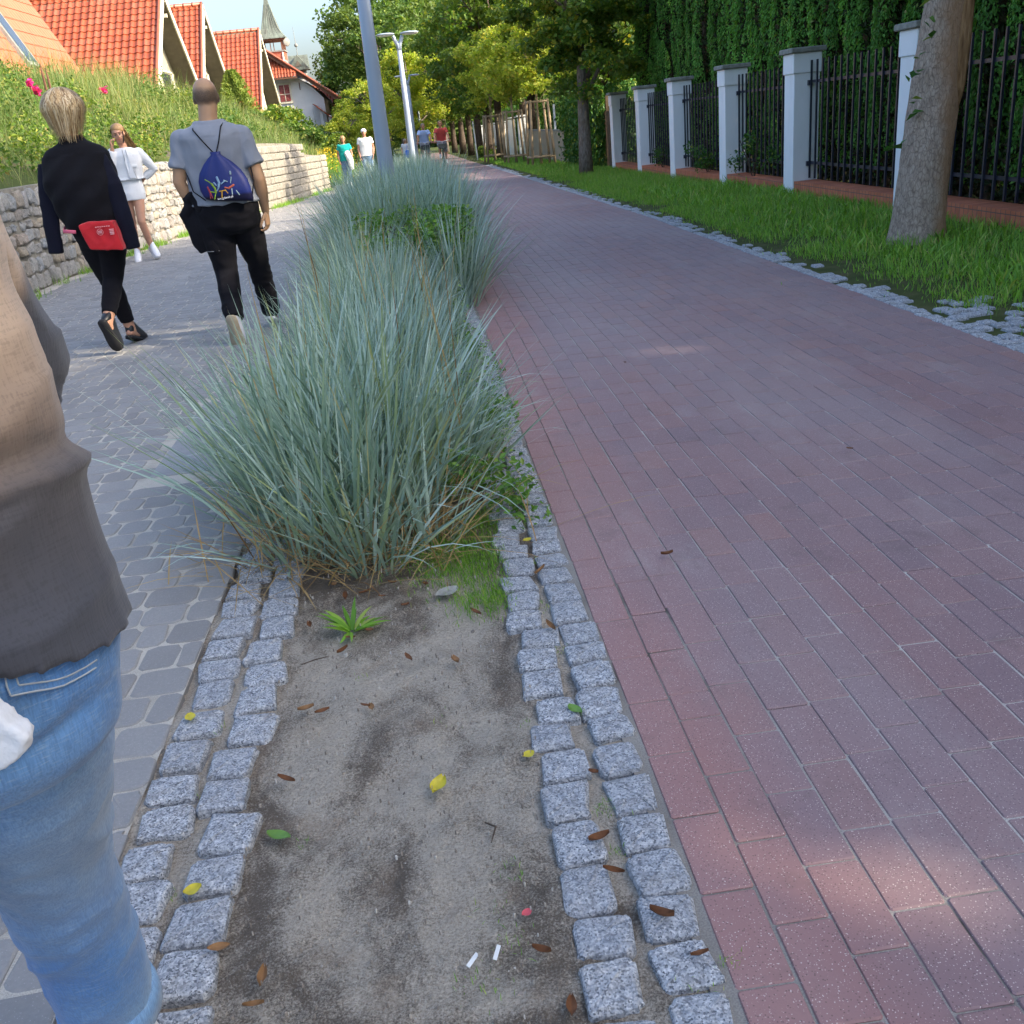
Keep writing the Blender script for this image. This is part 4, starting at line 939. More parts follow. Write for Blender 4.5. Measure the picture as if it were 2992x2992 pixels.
def a_frame(name, label, x, yc, zb, half, rise, length, pitch_m='tile', over=.75, window=True):
    """gable faces +x (the path); ridge runs along -x"""
    t = empty(name, (x,yc,zb), 0, label, 'house')
    apex = rise; sl = math.hypot(half, rise)
    for s in (-1,1):
        e = Vector((over, s*half*1.06, -.06*rise)); U = Vector((-1,0,0)); V_ = Vector((0,-s*half,rise))
        if s < 0: me = tile_slope(e, U, V_, length+over, sl*1.06)
        else: me = tile_slope(e, U, V_, length+over, sl*1.06)
        r = link('roof', me, M[pitch_m], t)
        # board under the tiles
        b = MB(); n = Vector((0, s*rise, half)).normalized(); A = Vector((0,s*half*1.06,-.06*rise)); B = Vector((0,0,rise)); th = .10
        q = [A+n*.01, B+n*.01+Vector((0,0,.02)), B-n*th, A-n*th]
        b.prismx([(v.y,v.z) for v in q], -length, over-.02); b.build('soffit', M['soffit'], r)
        # barge board
        b = MB(); q = [A+n*.07, B+n*.07, B-n*.20, A-n*.20]
        b.prismx([(v.y,v.z) for v in q], over-.02, over+.03); b.build('barge_board', M['cream_wood'], r)
        b = MB()
        pts = [A+n*.10+Vector((over-.04,0,0)), B+n*.10+Vector((over-.04,0,0))]; b.tube(pts, .055, 8); b.build('verge_tiles', M[pitch_m], r)
    b = MB(); b.tube([(over,0,rise+.06),(-length,0,rise+.06)], .10, 10)
    for k in range(int((length+over)/.38)): b.tube([(over-k*.38,0,rise+.06),(over-k*.38-.06,0,rise+.06)], .115, 10)
    b.build('ridge', M[pitch_m], t, True)
    b = MB(); b.prismx([(-half*.96,-1.5),(half*.96,-1.5),(half*.96,0),(0,rise*.97),(-half*.96,0)], -length+.2, 0); b.build('wall', M['boards'], t)
    # tie beams at the gable and rafters
    for zz in (.80,):
        b = MB(); b.box((over*.5,0,rise*zz),(over,.12,.12)); b.build('beam', M['cream_wood'], t)
    if window:
        f = MB(); k = .25; y0, y1 = -half*.74, -half*.30
        z0, z1a, z1b = .25, rise*.20+.1, rise*.62
        poly = [(y0,z0),(y1,z0),(y1,z1b),(y0,z1a)]
        w = MB()
        for a,c in zip(poly, poly[1:]+poly[:1]): w.tube([(.03,a[0],a[1]),(.03,c[0],c[1])], .075, 4)
        w.tube([(.03,(y0+y1)/2,z0),(.03,(y0+y1)/2,(z1a+z1b)/2)], .04, 4)
        wo = w.build('window', M['cream_wood'], t)
        g = MB(); g.prismx(poly, .01, .025); g.build('pane', M['glass'], wo)
        w = MB(); poly = [(half*.02,z0),(half*.45,z0),(half*.45,rise*.38),(half*.02,rise*.38)]
        for a,c in zip(poly, poly[1:]+poly[:1]): w.tube([(.03,a[0],a[1]),(.03,c[0],c[1])], .06, 4)
        wo = w.build('window', M['cream_wood'], t); g = MB(); g.prismx(poly, .01, .025); g.build('pane', M['glass'], wo)
    return t
a_frame('gabled_house', 'steep orange pantile house with boarded gable nearest the sunlit tiled slope', -9, 40.5, 2.55, 4.75, 4.25, 11)
a_frame('gabled_house', 'second steep orange tiled house with a boarded gable, partly behind the bald man', -9, 48.35, 2.9, 4.3, 4.2, 9)
a_frame('gabled_house', 'third steep orange tiled house beside the brick tower', -8.2, 60.0, 2.1, 5.2, 4.95, 9)
def h0():
    # ridge along y, slope falls towards the path
    t = empty('sunlit_roofed_house', (-8.3,24.3,2.6), 0, 'house at the left edge with an orange tiled slope toned pale for full sun and a narrow roof window', 'house')
    V_ = Vector((-1,0,2.0)); U = Vector((0,1,0)); L = 4.9
    me = tile_slope((0,0,0), U, V_, 5.9, L, .23, .33, .03, .02); r = link('roof', me, M['tile_sunlit'], t)
    b = MB(); b.prism([(-.03,-.05),(-2.22,4.36),(-2.36,4.30),(-.17,-.1)], .02, 5.88); b.build('soffit', M['soffit'], r)
    V2 = Vector((1,0,2.0)); me = tile_slope((-4.4,0,0), U, V2, 5.9, L, .23, .33, .03, .02); link('roof', me, M['tile_sunlit'], t)
    b = MB(); b.tube([(-2.2,0,4.42),(-2.2,5.9,4.42)], .09, 8); b.build('ridge', M['tile_sunlit'], t)
    b = MB(); b.prism([(-.25,-2),(-.25,.05),(-2.2,4.1),(-4.15,.05),(-4.15,-2)], .5, 5.4); b.build('wall', M['plaster'], t)
    for s in (0,5.9):
        b = MB(); b.prism([(.03,-.06),(-2.2,4.42),(-2.2,4.15),(-.10,-.10)], s-.03, s+.02); b.build('barge_board', M['dark_wood'], t)
    b = MB(); b.box((-1.2,.46,1.1),(.9,.06,1.2)); w = b.build('window', M['cream_wood'], t); b = MB(); b.box((-1.2,.42,1.1),(.75,.03,1.05)); b.build('pane', M['glass'], w)
    # roof window
    n = Vector((2,0,1)).normalized(); v = Vector((-1,0,2)).normalized(); c = Vector((0,1.9,0))+v*1.75
    b = MB(); q = [c+U*a+v*d+n*.13 for a,d in ((-.35,-.8),(.35,-.8),(.35,.8),(-.35,.8))]; q2 = [p-n*.12 for p in q]; b.add(q+q2, [(0,1,2,3),(7,6,5,4),(0,4,5,1),(1,5,6,2),(2,6,7,3),(3,7,4,0)]); w = b.build('roof_window', M['cap_stone'], t)
    b = MB(); q = [c+U*a+v*d+n*.14 for a,d in ((-.26,-.7),(.26,-.7),(.26,.7),(-.26,.7))]; b.add(q, [(0,1,2,3)]); b.build('pane', M['glass'], w)
h0()
def finial():
    b = MB()
h = None
def tower():
    t = empty('brick_tower', (-9.46,83,-.05), 0, 'brick tower with an open belfry under a pointed green copper spire', 'tower')
    s = .84
    b = MB(); b.box((0,0,3.7),(2*s,2*s,8.0)); b.build('shaft', M['tower_brick'], t)
    for (i,j) in ((-1,-1),(1,-1),(1,1),(-1,1)):
        b = MB(); b.box((i*(s-.08),j*(s-.08),8.15),(.16,.16,.95)); b.build('corner_post', M['dark_wood'], t)
    for i in (-.12,.12):
        b = MB(); b.box((i,-s+.06,8.15),(.06,.06,.95)); b.build('mullion', M['dark_wood'], t)
    b = MB(); b.box((0,0,7.74),(2*s+.16,2*s+.16,.10)); b.build('sill', M['cap_stone'], t)
    b = MB(); b.box((0,0,8.55),(2*s+.3,2*s+.3,.14)); b.build('lintel', M['dark_wood'], t)
    b = MB(); q = []
    for z,r in ((8.6,1.12),(8.72,1.06),(9.0,.80),(9.35,.60),(10.2,.38),(11.0,.20),(11.9,.05)): q.append([(-r,-r,z),(r,-r,z),(r,r,z),(-r,r,z)])
    b.loft(q)
    for k in range(-3,4):
        for sgn in (-1,1):
            pts = [(k/3*r*.98,sgn*(r+.01),z) for z,r in ((8.62,1.12),(9.0,.80),(9.35,.60),(10.2,.38),(11.0,.20))]; b.tube(pts, .018, 4); b.tube([(y_,x_,z) for x_,y_,z in pts], .018, 4)
    b.build('spire', M['copper'], t)
    b = MB(); b.tube([(0,0,11.8),(0,0,13.2)], [.04,.015], 6); b.build('finial', M['dark_wood'], t)
    d = empty('satellite_dish', (-8.35,82.3,8.25), 0, 'white satellite dish beside the belfry opening', 'satellite dish')
    b = MB(); b.lathe((0,0,0), [(0.001,.09),(.12,.075),(.22,.04),(.30,0),(.30,-.015),(.12,.055),(.001,.07)], 20); dd = b.build('reflector', M['cap_stone'], d, True); dd.rotation_euler = (R(90),0,R(40))
    b = MB(); b.tube([(0,0,0),(-.15,.3,-.1)], .02, 6); b.build('arm', M['dark_wood'], d)
    d = empty('satellite_dish', (-8.75,82.0,6.75), 0, 'white satellite dish low on the brick tower above the tiled roof', 'satellite dish')
    b = MB(); b.lathe((0,0,0), [(0.001,.09),(.12,.075),(.22,.04),(.34,0),(.34,-.015),(.12,.055),(.001,.07)], 20); dd = b.build('reflector', M['cap_stone'], d, True); dd.rotation_euler = (R(75),0,R(10))
    b = MB(); b.tube([(0,0,0),(0,.2,.9)], .07, 8); b.build('arm', M['plaster'], d)
tower()
def restaurant():
    t = empty('plastered_house', (-9,80,0), 0, 'white plastered house with a red curtained window under a long descending tiled roof', 'house')
    b = MB(); b.prism([(-1.3,0),(-1.3,6.9),(1.28,5.56),(2.27,4.85),(3.0,4.04),(3.0,0)], -.3, 8); b.build('wall', M['plaster'], t)
    # roof slab descending towards the path
    me = tile_slope((4.55,-1.0,3.62), (0,1,0), (-5.4,0,4.02), 9.5, 6.75, .28, .36, .05, .03); r = link('roof', me, M['tile'], t)
    b = MB(); b.prism([(4.6,3.58),(-.9,7.68),(-1.0,7.50),(4.5,3.42)], -.98, 8.4); b.build('fascia', M['dark_wood'], r)
    b = MB(); b.tube([(4.6,-1.02,3.68),(-.9,-1.02,7.78)], .09, 8); b.build('verge_tiles', M['tile'], r)
    # small hipped tiled apron above the window
    me = tile_slope((-1.25,-1.35,5.62), (1,0,0), (0,.72,1), 2.6, 2.1, .22, .34, .06, .03); V = me.vertices
    for v in V:
        lim = 7.60-(v.co.x+.85)*.745
        if v.co.z > lim: v.co.z = lim; 
    link('roof', me, M['tile'], t)
    b = MB(); b.box((0,-1.36,5.58),(2.75,.12,.10)); b.build('gutter', M['dark_wood'], t)
    w = MB(); w.box((.19,-.34,4.62),(1.0,.10,1.42)); wo = w.build('window', M['cream_wood'], t)
    g = MB(); g.box((.19,-.38,4.62),(.76,.06,1.14)); g.build('pane', M['curtain_glass'], wo)
    g = MB(); g.box((.19,-.415,4.62),(.04,.02,1.14)); g.box((.19,-.415,4.55),(.76,.02,.04)); g.build('glazing_bars', M['cream_wood'], wo)
    b = MB(); b.box((1.35,-.33,5.0),(.06,.06,.5)); b.build('bracket', M['dark_wood'], t)
    # porch on the path side
    for (x,h) in ((2.0,2.7),(2.7,2.5),(3.3,2.2)):
        b = MB(); b.box((x,-1.0,h/2+.3),(.22,.22,h+.6)); b.build('porch_post', M['plaster'], t)
    me = tile_slope((3.95,-1.6,2.05), (0,1,0), (-1.8,0,1.6), 6, 2.4, .25, .34, .05, .03); link('roof', me, M['tile'], t)
    c = empty('copper_turret', (-8.4,90,0), 0, 'small pale turret with a green copper cross-gabled roof and ball finial', 'turret')
    b = MB(); b.box((0,0,3.1),(1.15,1.15,5.6)); b.build('shaft', M['plaster'], c)
    b = MB(); b.box((0,-.6,6.35),(.7,.06,.5)); b.build('window', M['glass'], c)
    b = MB(); b.box((0,0,6.3),(1.0,1.0,.9)); b.build('lantern', M['plaster_buff'], c)
    b = MB(); b.prism([(-.85,6.75),(.85,6.75),(0,7.85)], -.8, .8); b.prismx([(-.85,6.74),(.85,6.74),(0,7.84)], -.8, .8); b.box((0,0,6.74),(1.75,1.75,.12)); b.build('roof', M['copper'], c)
    b = MB(); b.prism([(-.3,6.95),(.3,6.95),(0,7.4)], -.83, -.81); b.build('louvre', M['soffit'], c)
    b = MB(); b.tube([(0,0,7.8),(0,0,8.5)], .03, 6); b.ball((0,0,8.6),.15,12,8); b.tube([(0,0,8.7),(-.05,0,10.0)], [.03,.01], 6); b.build('finial', M['cap_stone'], c)
    t = empty('orange_roofed_house', (-7,95,0), 0, 'farther house with a bright orange hipped roof below the copper turret', 'house')
    b = MB(); b.box((-.5,2,1.8),(3.2,4,3.0)); b.build('wall', M['plaster'], t)
    me = tile_slope((-1.9,-.6,3.15), (1,0,0), (0,1.05,1.7), 3.4, 2.9, .25, .34, .05, .03)
    for v in me.vertices:
        k = (v.co.z-3.15)/2.4
        hi = 1.45-1.55*k
        if v.co.x > hi: v.co.x = hi
    link('roof', me, M['tile'], t)
    b = MB(); b.tube([(1.55,-.6,3.2),(-.1,.95,5.65)], .10, 8); b.tube([(-.1,.95,5.65),(-1.9,.95,5.68)], .10, 8); b.build('ridge', M['tile'], t)
    me = tile_slope((1.5,-.6,3.15), (0,1,0), (-1.05,0,1.7), 4, 2.9, .25, .34, .05, .03); link('roof', me, M['tile'], t)
restaurant()
# ---------------------------------------------------------------- lamp posts
def lamp_proto(loc, label):
    t = empty('lamp_post', loc, 0, label, 'lamp post', 'twin headed lamp posts in the planted median')
    b = MB(); b.tube([(0,0,-.1),(0,0,.3),(0,0,2.0),(0,0,3.62)], [.098,.096,.08,.062], 24); b.build('pole', M['lamp_paint'], t, True)
    b = MB(); b.lathe((0,0,0), [(.16,-.05),(.16,.02),(.11,.04)], 20); b.build('base_plate', M['lamp_paint'], t, True)
    for s in (-1,1):
        b = MB(); b.tube([(0,0,3.5),(s*.03,0,3.66),(s*.09,0,3.76),(s*.11,0,3.83),(s*.13,0,3.87)], [.065,.058,.052,.05,.045], 12); b.build('arm', M['lamp_paint'], t, True)
        h = MB(); h.ball((s*.33,0,3.92),(.26,.19,.040),24,8); ho = h.build('lamp_head', M['lamp_paint'], t, True)
        g = MB(); g.ball((s*.345,0,3.900),(.22,.155,.032),20,8); g.build('diffuser', M['lamp_glass'], ho, True)
    return t
L0 = lamp_proto((-.31,12.0,0), 'nearest lamp post, a thick blue-grey pole rising out of the grass beyond the frame')
for (x,y,l) in ((.03,29.5,'second lamp post, twin headed and sunlit, right of the nearest pole'),(.24,48,'third lamp post, mostly behind the second one'),(.72,62,'farthest lamp post, seen small against the trees'),):
    c = copy_tree(L0); c.location = (x,y,g0(y)); c['label'] = l
# far white pillars and posts on the right
for i,(x,y,h) in enumerate([(5.0,45.5,1.7),(4.9,49,1.7),(4.8,53,1.6),(4.7,57,1.6),(4.6,61,1.6),(4.5,65,1.6)]):
    b = MB(); b.bbox((0,0,h/2-.05),(.34,.34,h),.01); b.bbox((0,0,h+.02),(.42,.42,.07),.01); o = b.build('far_pillar', M['white_render'], None, loc=(x,y,g0(y)))
    tag(o, 'pale gate pillar in the shade behind the far row of trunks', 'pillar', 'pale pillars behind the far trunks')
b = MB(); b.tube([(0,0,0),(-.06,0,1.75)], .03, 8); tag(b.build('white_post', M['white_render'], None, loc=(3.2,50,g0(50))), 'thin leaning white post on the far verge', 'post')
t = empty('panel_wall', (5.0,38.5,g0(38)), 0, 'beige panel wall low behind the staked young trees', 'wall'); b = MB(); b.box((.1,0,.5),(.12,11,1.05)); b.build('panel', M['beige_wall'], t); b = MB(); b.box((.1,0,1.05),(.16,11,.05)); b.build('coping', M['cap_stone'], t)
b = MB(); b.box((0,0,.95),(.07,.07,1.9)); tag(b.build('white_post', M['white_render'], None, loc=(5.35,37.5,g0(37))), 'slim white post standing behind the middle stake frame', 'post')
# ---------------------------------------------------------------- fallen leaves and small litter
def leaf_obj(name, loc, L, W, rz, mat_, label, curl=.5, tilt=0, group=None, cat='fallen leaf'):
    V = []; F = []; n = 7; m = 4
    for i in range(n+1):
        t = i/n; w = W*math.sin(math.pi*min(1,t*.93+.03))**.8*.5
        for j in range(-m,m+1):
            u = j/m; V.append(((t-.5)*L, u*w, .004+curl*L*.35*(abs(u)**1.5)*.6+curl*L*.5*(t-.4)**2))
    k = 2*m+1; F = [(i*k+j, i*k+j+1, (i+1)*k+j+1, (i+1)*k+j) for i in range(n) for j in range(2*m)]
    me = bpy.data.meshes.new(name); me.from_pydata(V,[],F); me.polygons.foreach_set('use_smooth',[True]*len(F))
    o = link(name, me, mat_); o.location = loc; o.rotation_euler = (tilt, tilt*.5, rz); return tag(o, label, cat, group)
M['leaf_yellow'] = simple('yellow_leaf', (.50,.42,.03), .5, .4, .2, 60); M['leaf_brown'] = simple('brown_leaf', (.17,.075,.035), .7, .2, .35, 60); M['leaf_green'] = simple('green_leaf', (.12,.24,.04), .45, .4, .2, 60)
M['leaf_tan'] = simple('tan_leaf', (.27,.15,.07), .7, .2, .3, 60); M['leaf_red'] = simple('red_leaf', (.60,.10,.12), .6, .3, .2, 50); M['leaf_grey'] = simple('grey_leaf', (.30,.30,.27), .8, .1, .3, 60)
M['paper'] = simple('white_paper', (.70,.72,.72), .7, .2, .05)
Z = .004
leaf_obj('fallen_leaf',(-.108,1.655,Z),.052,.034,1.1,M['leaf_yellow'],'bright yellow-green curled leaf lying alone in the middle of the sand',.7)
leaf_obj('fallen_leaf',(.09,1.72,Z),.028,.024,.4,M['leaf_yellow'],'small yellow leaf lying against the inner row of setts right of the sand',.4)
leaf_obj('fallen_leaf',(-.43,1.57,Z),.058,.026,-.5,M['leaf_green'],'long green leaf on the left edge of the sand',.4)
leaf_obj('fallen_leaf',(-.70,2.04,.012),.035,.026,1.9,M['leaf_yellow'],'yellow leaf on the left granite strip beside the grey paving',.4)
leaf_obj('fallen_leaf',(-.573,1.447,.008),.034,.03,.3,M['leaf_yellow'],'yellow-brown leaf between the left granite rows near the jeans',.6)
leaf_obj('fallen_leaf',(.217,2.83,.014),.03,.025,.3,M['leaf_yellow'],'pale yellow leaf on the right granite strip beside the grass',.4)
leaf_obj('fallen_leaf',(.215,1.86,.006),.045,.025,2.2,M['leaf_green'],'dark green leaf between the right granite rows',.4)
leaf_obj('fallen_leaf',(-.056,2.55,Z),.075,.055,.5,M['leaf_grey'],'large grey dried leaf at the grass patch',.25)
leaf_obj('fallen_leaf',(-.045,1.28,Z),.02,.016,.5,M['leaf_red'],'tiny red leaf on the sand at the right',.5)
bpy.data.objects['fallen_leaf.008'].location = (.035,1.277,Z)
rg = np.random.default_rng(200)
br = [(-.42,2.02),(-.38,2.0),(-.275,2.0),(-.26,1.99),(.19,1.425),(.20,1.34),(.08,1.075),(-.414,1.22),(-.42,1.17),(.215,1.62),(-.435,1.75),(-.45,2.45),(-.30,2.62),(-.22,2.66),(-.25,2.58),(-.36,2.6),(-.18,2.5),(-.4,2.7),(-.12,2.62),(.30,1.13),(.26,1.22),(-.5,1.3),(.05,1.19),(-.17,2.2),(-.05,2.15),(.215,2.25),(.23,2.6),(-.33,2.35),(-.28,2.38),(-.35,2.28),(.02,2.4),(1.0,5.0),(1.5,3.3),(.62,2.6)]
for (x,y) in br:
    leaf_obj('fallen_leaf',(x,y,Z+(.006 if x > .13 or x < -.48 else 0)),rg.uniform(.022,.05),rg.uniform(.010,.020),rg.uniform(0,6.28),M[['leaf_brown','leaf_tan','leaf_brown'][rg.integers(0,3)]],'small curled brown dead leaf lying on the soil or paving',rg.uniform(.4,1.1),rg.normal(0,.15),'dry brown leaves scattered on the ground')
for i,(x,y,r,l) in enumerate([(-.024,1.203,1.25,'narrow white paper scrap upright in the sparse grass at the lower edge of the sand'),(-.065,1.195,.95,'longer greyish paper scrap lying left of the white one')]):
    b = MB(); b.box((0,0,.003),(.03,.007,.0015),0,.3); tag(b.build('paper_scrap', M['paper'], None, loc=(x,y,.004)), l, 'litter').rotation_euler = (0,0,r)
def stick(p, label):
    b = MB(); b.tube(p, [.0018,.0022,.001], 6); tag(b.build('twig', M['dark_bark']), label, 'twig')
stick([(-.455,2.245,.004),(-.42,2.258,.006),(-.385,2.27,.004)], 'short dark twig on the sand below the weed'); stick([(-.02,1.53,.003),(.0,1.505,.010),(-.012,1.47,.003)], 'tiny forked twig on the bare sand')
# pebbles: fine grit
n = 1500; xs = RNG.uniform(-.5,.12,n); ys = RNG.uniform(.7,2.8,n); s = RNG.uniform(.0008,.0024,n)*(1+2*(RNG.random(n) > .985))
P = outline(s, s*RNG.uniform(.6,1,n), s*.5, 2)
me = stones('grit', np.stack([xs,ys],1), P, [(1,-.006),(1,.001),(.6,.002)], .0004, .1, RNG.uniform(0,3,n), None, None, True, 77)
V = np.zeros(len(me.vertices)*3); me.vertices.foreach_get('co', V); V = V.reshape(-1,3)
for v in V: v[2] += .013*noise.fractal(Vector((v[0]*6,v[1]*6,3)),1.0,2.0,4)+.0065*noise.noise(Vector((v[0]*42,v[1]*42,1)))-.010
me.vertices.foreach_set('co', V.ravel()); me.update()
t_ = NT('grit_stone'); gm = t_.fin(t_.ramp(t_.isl(), [(0,(.16,.14,.12)),(.5,(.30,.26,.22)),(.85,(.42,.39,.34)),(1,(.55,.53,.5))]), .8, .3)
tag(link('grit', me, gm), 'fine grit and crumbs scattered over the sandy soil', 'grit', kind='stuff')
# dandelion rosette
def rosette():
    n = 22; a = np.linspace(0,6.28*1.6,n); rg = np.random.default_rng(5)
    me = blades_mesh('rosette_leaves', np.stack([.008*np.cos(a),.008*np.sin(a),np.zeros(n)],1), a, rg.uniform(.6,1.25,n), rg.uniform(.07,.115,n), rg.uniform(.014,.022,n), rg.uniform(.3,.9,n), 6, np.full(n,.004), 6)
    t = empty('dandelion_weed', (-.33,2.40,0), 0, 'bright green weed rosette growing alone on the sand in front of the blue grass', 'weed'); link('leaves', me, M['green_blade'], t)
rosette()
# ================================================================ PEOPLE
def V3(*a): return Vector(a)
def head_mb(b, c, yaw=0, pitch=0, roll=0, s=1.0):
    """head with skull, jaw, nose, ears, brow; c = centre, facing +y when yaw = 0"""
    Rm = Matrix.Rotation(yaw,3,'Z') @ Matrix.Rotation(pitch,3,'X') @ Matrix.Rotation(roll,3,'Y'); c = Vector(c)
    def p(x,y,z): return c + Rm @ (Vector((x,y,z))*s)
    b.ball(p(0,-.012,.028), (.075*s,.094*s,.088*s), 18, 14, Rm)
    b.ball(p(0,.030,-.035), (.056*s,.060*s,.075*s), 16, 12, Rm)
    b.ball(p(0,.052,-.082), (.028*s,.026*s,.024*s), 12, 8, Rm)
    b.tube([p(0,.078,.018), p(0,.098,-.012), p(0,.092,-.026)], [.009*s,.014*s,.012*s], 8, round_end=True)
    b.ball(p(0,.083,-.052), (.022*s,.010*s,.008*s), 10, 6, Rm)
    b.ball(p(0,.074,.034), (.05*s,.014*s,.012*s), 12, 6, Rm)
    for q in (-1,1):
        b.ball(p(q*.077,-.004,-.008), (.010*s,.020*s,.032*s), 10, 8, Rm)
        b.ball(p(q*.045,.055,-.02), (.022*s,.02*s,.022*s), 10, 8, Rm)
    return Rm
def hand_mb(w, d, n, side, s=1.0, curl=.5, spread=.12):
    """five fingered hand at wrist w, pointing along d, palm facing n; thumb on `side` (+1/-1 along d x n)"""
    d = Vector(d).normalized(); n = Vector(n); n = (n-d*n.dot(d)).normalized(); sd = d.cross(n)*side; w = Vector(w); b = MB()
    def P(a,x,z): return w + d*a*s + sd*x*s + n*z*s
    # palm: flattened loft
    rg_ = []
    for a,hw,th in ((-.01,.025,.019),(.02,.032,.018),(.05,.040,.016),(.078,.041,.014),(.092,.038,.011)):
        rg_.append([P(a, hw*math.cos(2*math.pi*k/14), th*math.sin(2*math.pi*k/14)) for k in range(14)])
    b.loft(rg_)
    for (x,L,r) in ((.029,.070,.0088),(.010,.080,.0092),(-.010,.074,.0088),(-.028,.058,.0078)):
        a0 = curl*.45; pts = [P(.082,x,0)]; ang = a0; aa, zz = .082, 0.0; xx = x
        for q,fr in enumerate((.45,.31,.24)):
            aa += math.cos(ang)*L*fr; zz += math.sin(ang)*L*fr; xx += x*spread*fr; pts.append(P(aa,xx,zz)); ang += curl*(.9 if q == 0 else .7)
        b.tube([v*s if False else v for v in pts], [r*s,r*.95*s,r*.85*s,r*.7*s], 8, round_end=True)
    b.tube([P(.018,.026,.004),P(.045,.052,.016),P(.070,.060,.026),P(.090,.056,.034)], [.013*s,.0115*s,.010*s,.008*s], 8, round_end=True)
    return b
BODY_R = dict(sh=.058, ua=.048, el=.040, fa=.038, wr=.026, hip=.088, th=.082, kn=.056, ca=.053, an=.036)
def J(**k):
    d = dict(head=(0,.02,1.60), neck=(0,-.005,1.45), chest=(0,0,1.28), waist=(0,0,1.08), pelvis=(0,0,.94),
             shL=(-.175,0,1.385), elL=(-.23,-.03,1.11), wrL=(-.22,.04,.87), shR=(.175,0,1.385), elR=(.23,-.03,1.11), wrR=(.22,.04,.87),
             hipL=(-.088,0,.90), knL=(-.095,.02,.49), anL=(-.095,-.03,.085), hipR=(.088,0,.90), knR=(.095,.02,.49), anR=(.095,-.03,.085),
             toeL=(-.10,.13,.03), toeR=(.10,.13,.03), w=1.0, hyaw=0, hpitch=0, hroll=0, hs=1.0)
    d.update(k); return d
def torso_rings(j, off=0, z0=None, z1=None, flare=0):
    """stack of ellipses pelvis -> neck following the spine joints"""
    w = j['w']; P, Wt, Cc, N = [Vector(j[k]) for k in ('pelvis','waist','chest','neck')]
    lv = [(P+V3(0,0,-.13), .150,.105), (P+V3(0,0,-.04), .170,.120), (P+V3(0,0,.05), .160,.112), (Wt, .138+.026*j.get('boxy',0),.100+.01*j.get('boxy',0)), (Wt.lerp(Cc,.5), .150+.014*j.get('boxy',0),.108), (Cc, .165,.115), (Cc.lerp(N,.45)+V3(0,0,.005), .175,.108), (Cc.lerp(N,.72), .160,.092), (Cc.lerp(N,.90), .105,.075), (N, .064,.062)]
    out = []
    for c,rx,ry in lv:
        out.append([c.x, c.y, c.z, rx*w+off, ry*w+off])
    if z0 is not None:   # cut at hem heights by interpolation
        def at(z):
            for a,b in zip(out,out[1:]):
                if a[2] <= z <= b[2]: t = (z-a[2])/(b[2]-a[2]); return [p+(q-p)*t for p,q in zip(a,b)]
            return (out[0] if z < out[0][2] else out[-1])[:2]+[z]+(out[0] if z < out[0][2] else out[-1])[3:]
        lo = at(z0); hi = at(z1); mid = [r for r in out if z0+.01 < r[2] < z1-.01]; lo[3] += flare; lo[4] += flare*.7; out = [lo]+mid+[hi]
    return out
def make_body(root, j, mat_, voxel=.010, hands=(True,True), curl=(.6,.6), handdir=(None,None), palm=(None,None), thumb=(1,-1), bare_feet=True, headonly=False):
    r = BODY_R; w = j['w']; b = MB(); q = lambda k: Vector(j[k])
    b.rings(torso_rings(j, -.008), 20)
    b.tube([q('neck')+V3(0,-.01,-.06), q('neck')+V3(0,0,.02), q('head')+V3(0,-.02,-.06)], [.062*w,j.get('nk',.052*w),j.get('nk',.050)], 12, round_end=True)
    head_mb(b, j['head'], j['hyaw'], j['hpitch'], j['hroll'], j['hs'])
    ex = MB()
    for i,s in enumerate('LR'):
        sh, el, wr = q('sh'+s), q('el'+s), q('wr'+s)
        b.tube([sh, sh.lerp(el,.5), el, el.lerp(wr,.35), wr], [r['sh']*w*.93, r['ua']*w, r['el']*w*.96, r['fa']*w, r['wr']], 12, round_end=True)
        hp, kn, an, to = q('hip'+s), q('kn'+s), q('an'+s), q('toe'+s)
        b.tube([hp, hp.lerp(kn,.5), kn, kn.lerp(an,.35), an], [r['hip']*w*.95, r['th']*w*.88, r['kn']*w, r['ca']*w, r['an']], 14, round_end=True)
        b.tube([an+(an-to).normalized()*.035+V3(0,0,-.02), an.lerp(to,.5)+V3(0,0,-.012), to], [.034,.034,.026], 10, round_end=True)
        d = Vector(handdir[i]) if handdir[i] else (wr-el); n = palm[i] or ((1,0,0) if s == 'L' else (-1,0,0))
        h = hand_mb(wr, d, n, thumb[i], .98, curl[i]); ex.add(h.v, h.f)
    me = remesh(b, voxel, 3, extra=ex); return link('body', me, mat_, root)
def make_trousers(root, j, mat_, off=.014, top=None, hem=(.97,.97), voxel=.010, amp=.006, name='trousers', flare=.012, width=1.0, fn=None, hemr=None):
    r = BODY_R; w = j['w']; b = MB(); q = lambda k: Vector(j[k]); zt = top or (j['pelvis'][2]+.09)
    tr_ = torso_rings(j, off, j['pelvis'][2]-.135, zt); q_ = tr_[0]; tr_ = [[q_[0],q_[1],q_[2]-.055,q_[3]*.55,q_[4]*.5],[q_[0],q_[1],q_[2]-.03,q_[3]*.84,q_[4]*.8]]+tr_
    b.rings(tr_, 22)
    for i,s in enumerate('LR'):
        hp, kn, an = q('hip'+s), q('kn'+s), q('an'+s); e = kn.lerp(an, hem[i])
        b.tube([hp+V3(0,0,.02), hp.lerp(kn,.5), kn, kn.lerp(an,.4*hem[i]), e], [r['hip']*w+off, (r['th']*w+off)*width, (r['kn']*w+off)*width, (r['ca']*w+off)*width, (hemr or (r['an']+off+flare))*width], 16, flat=1)
    me = remesh(b, voxel, 3, amp, 9, (1,1,1.6), fn); return link(name, me, mat_, root)
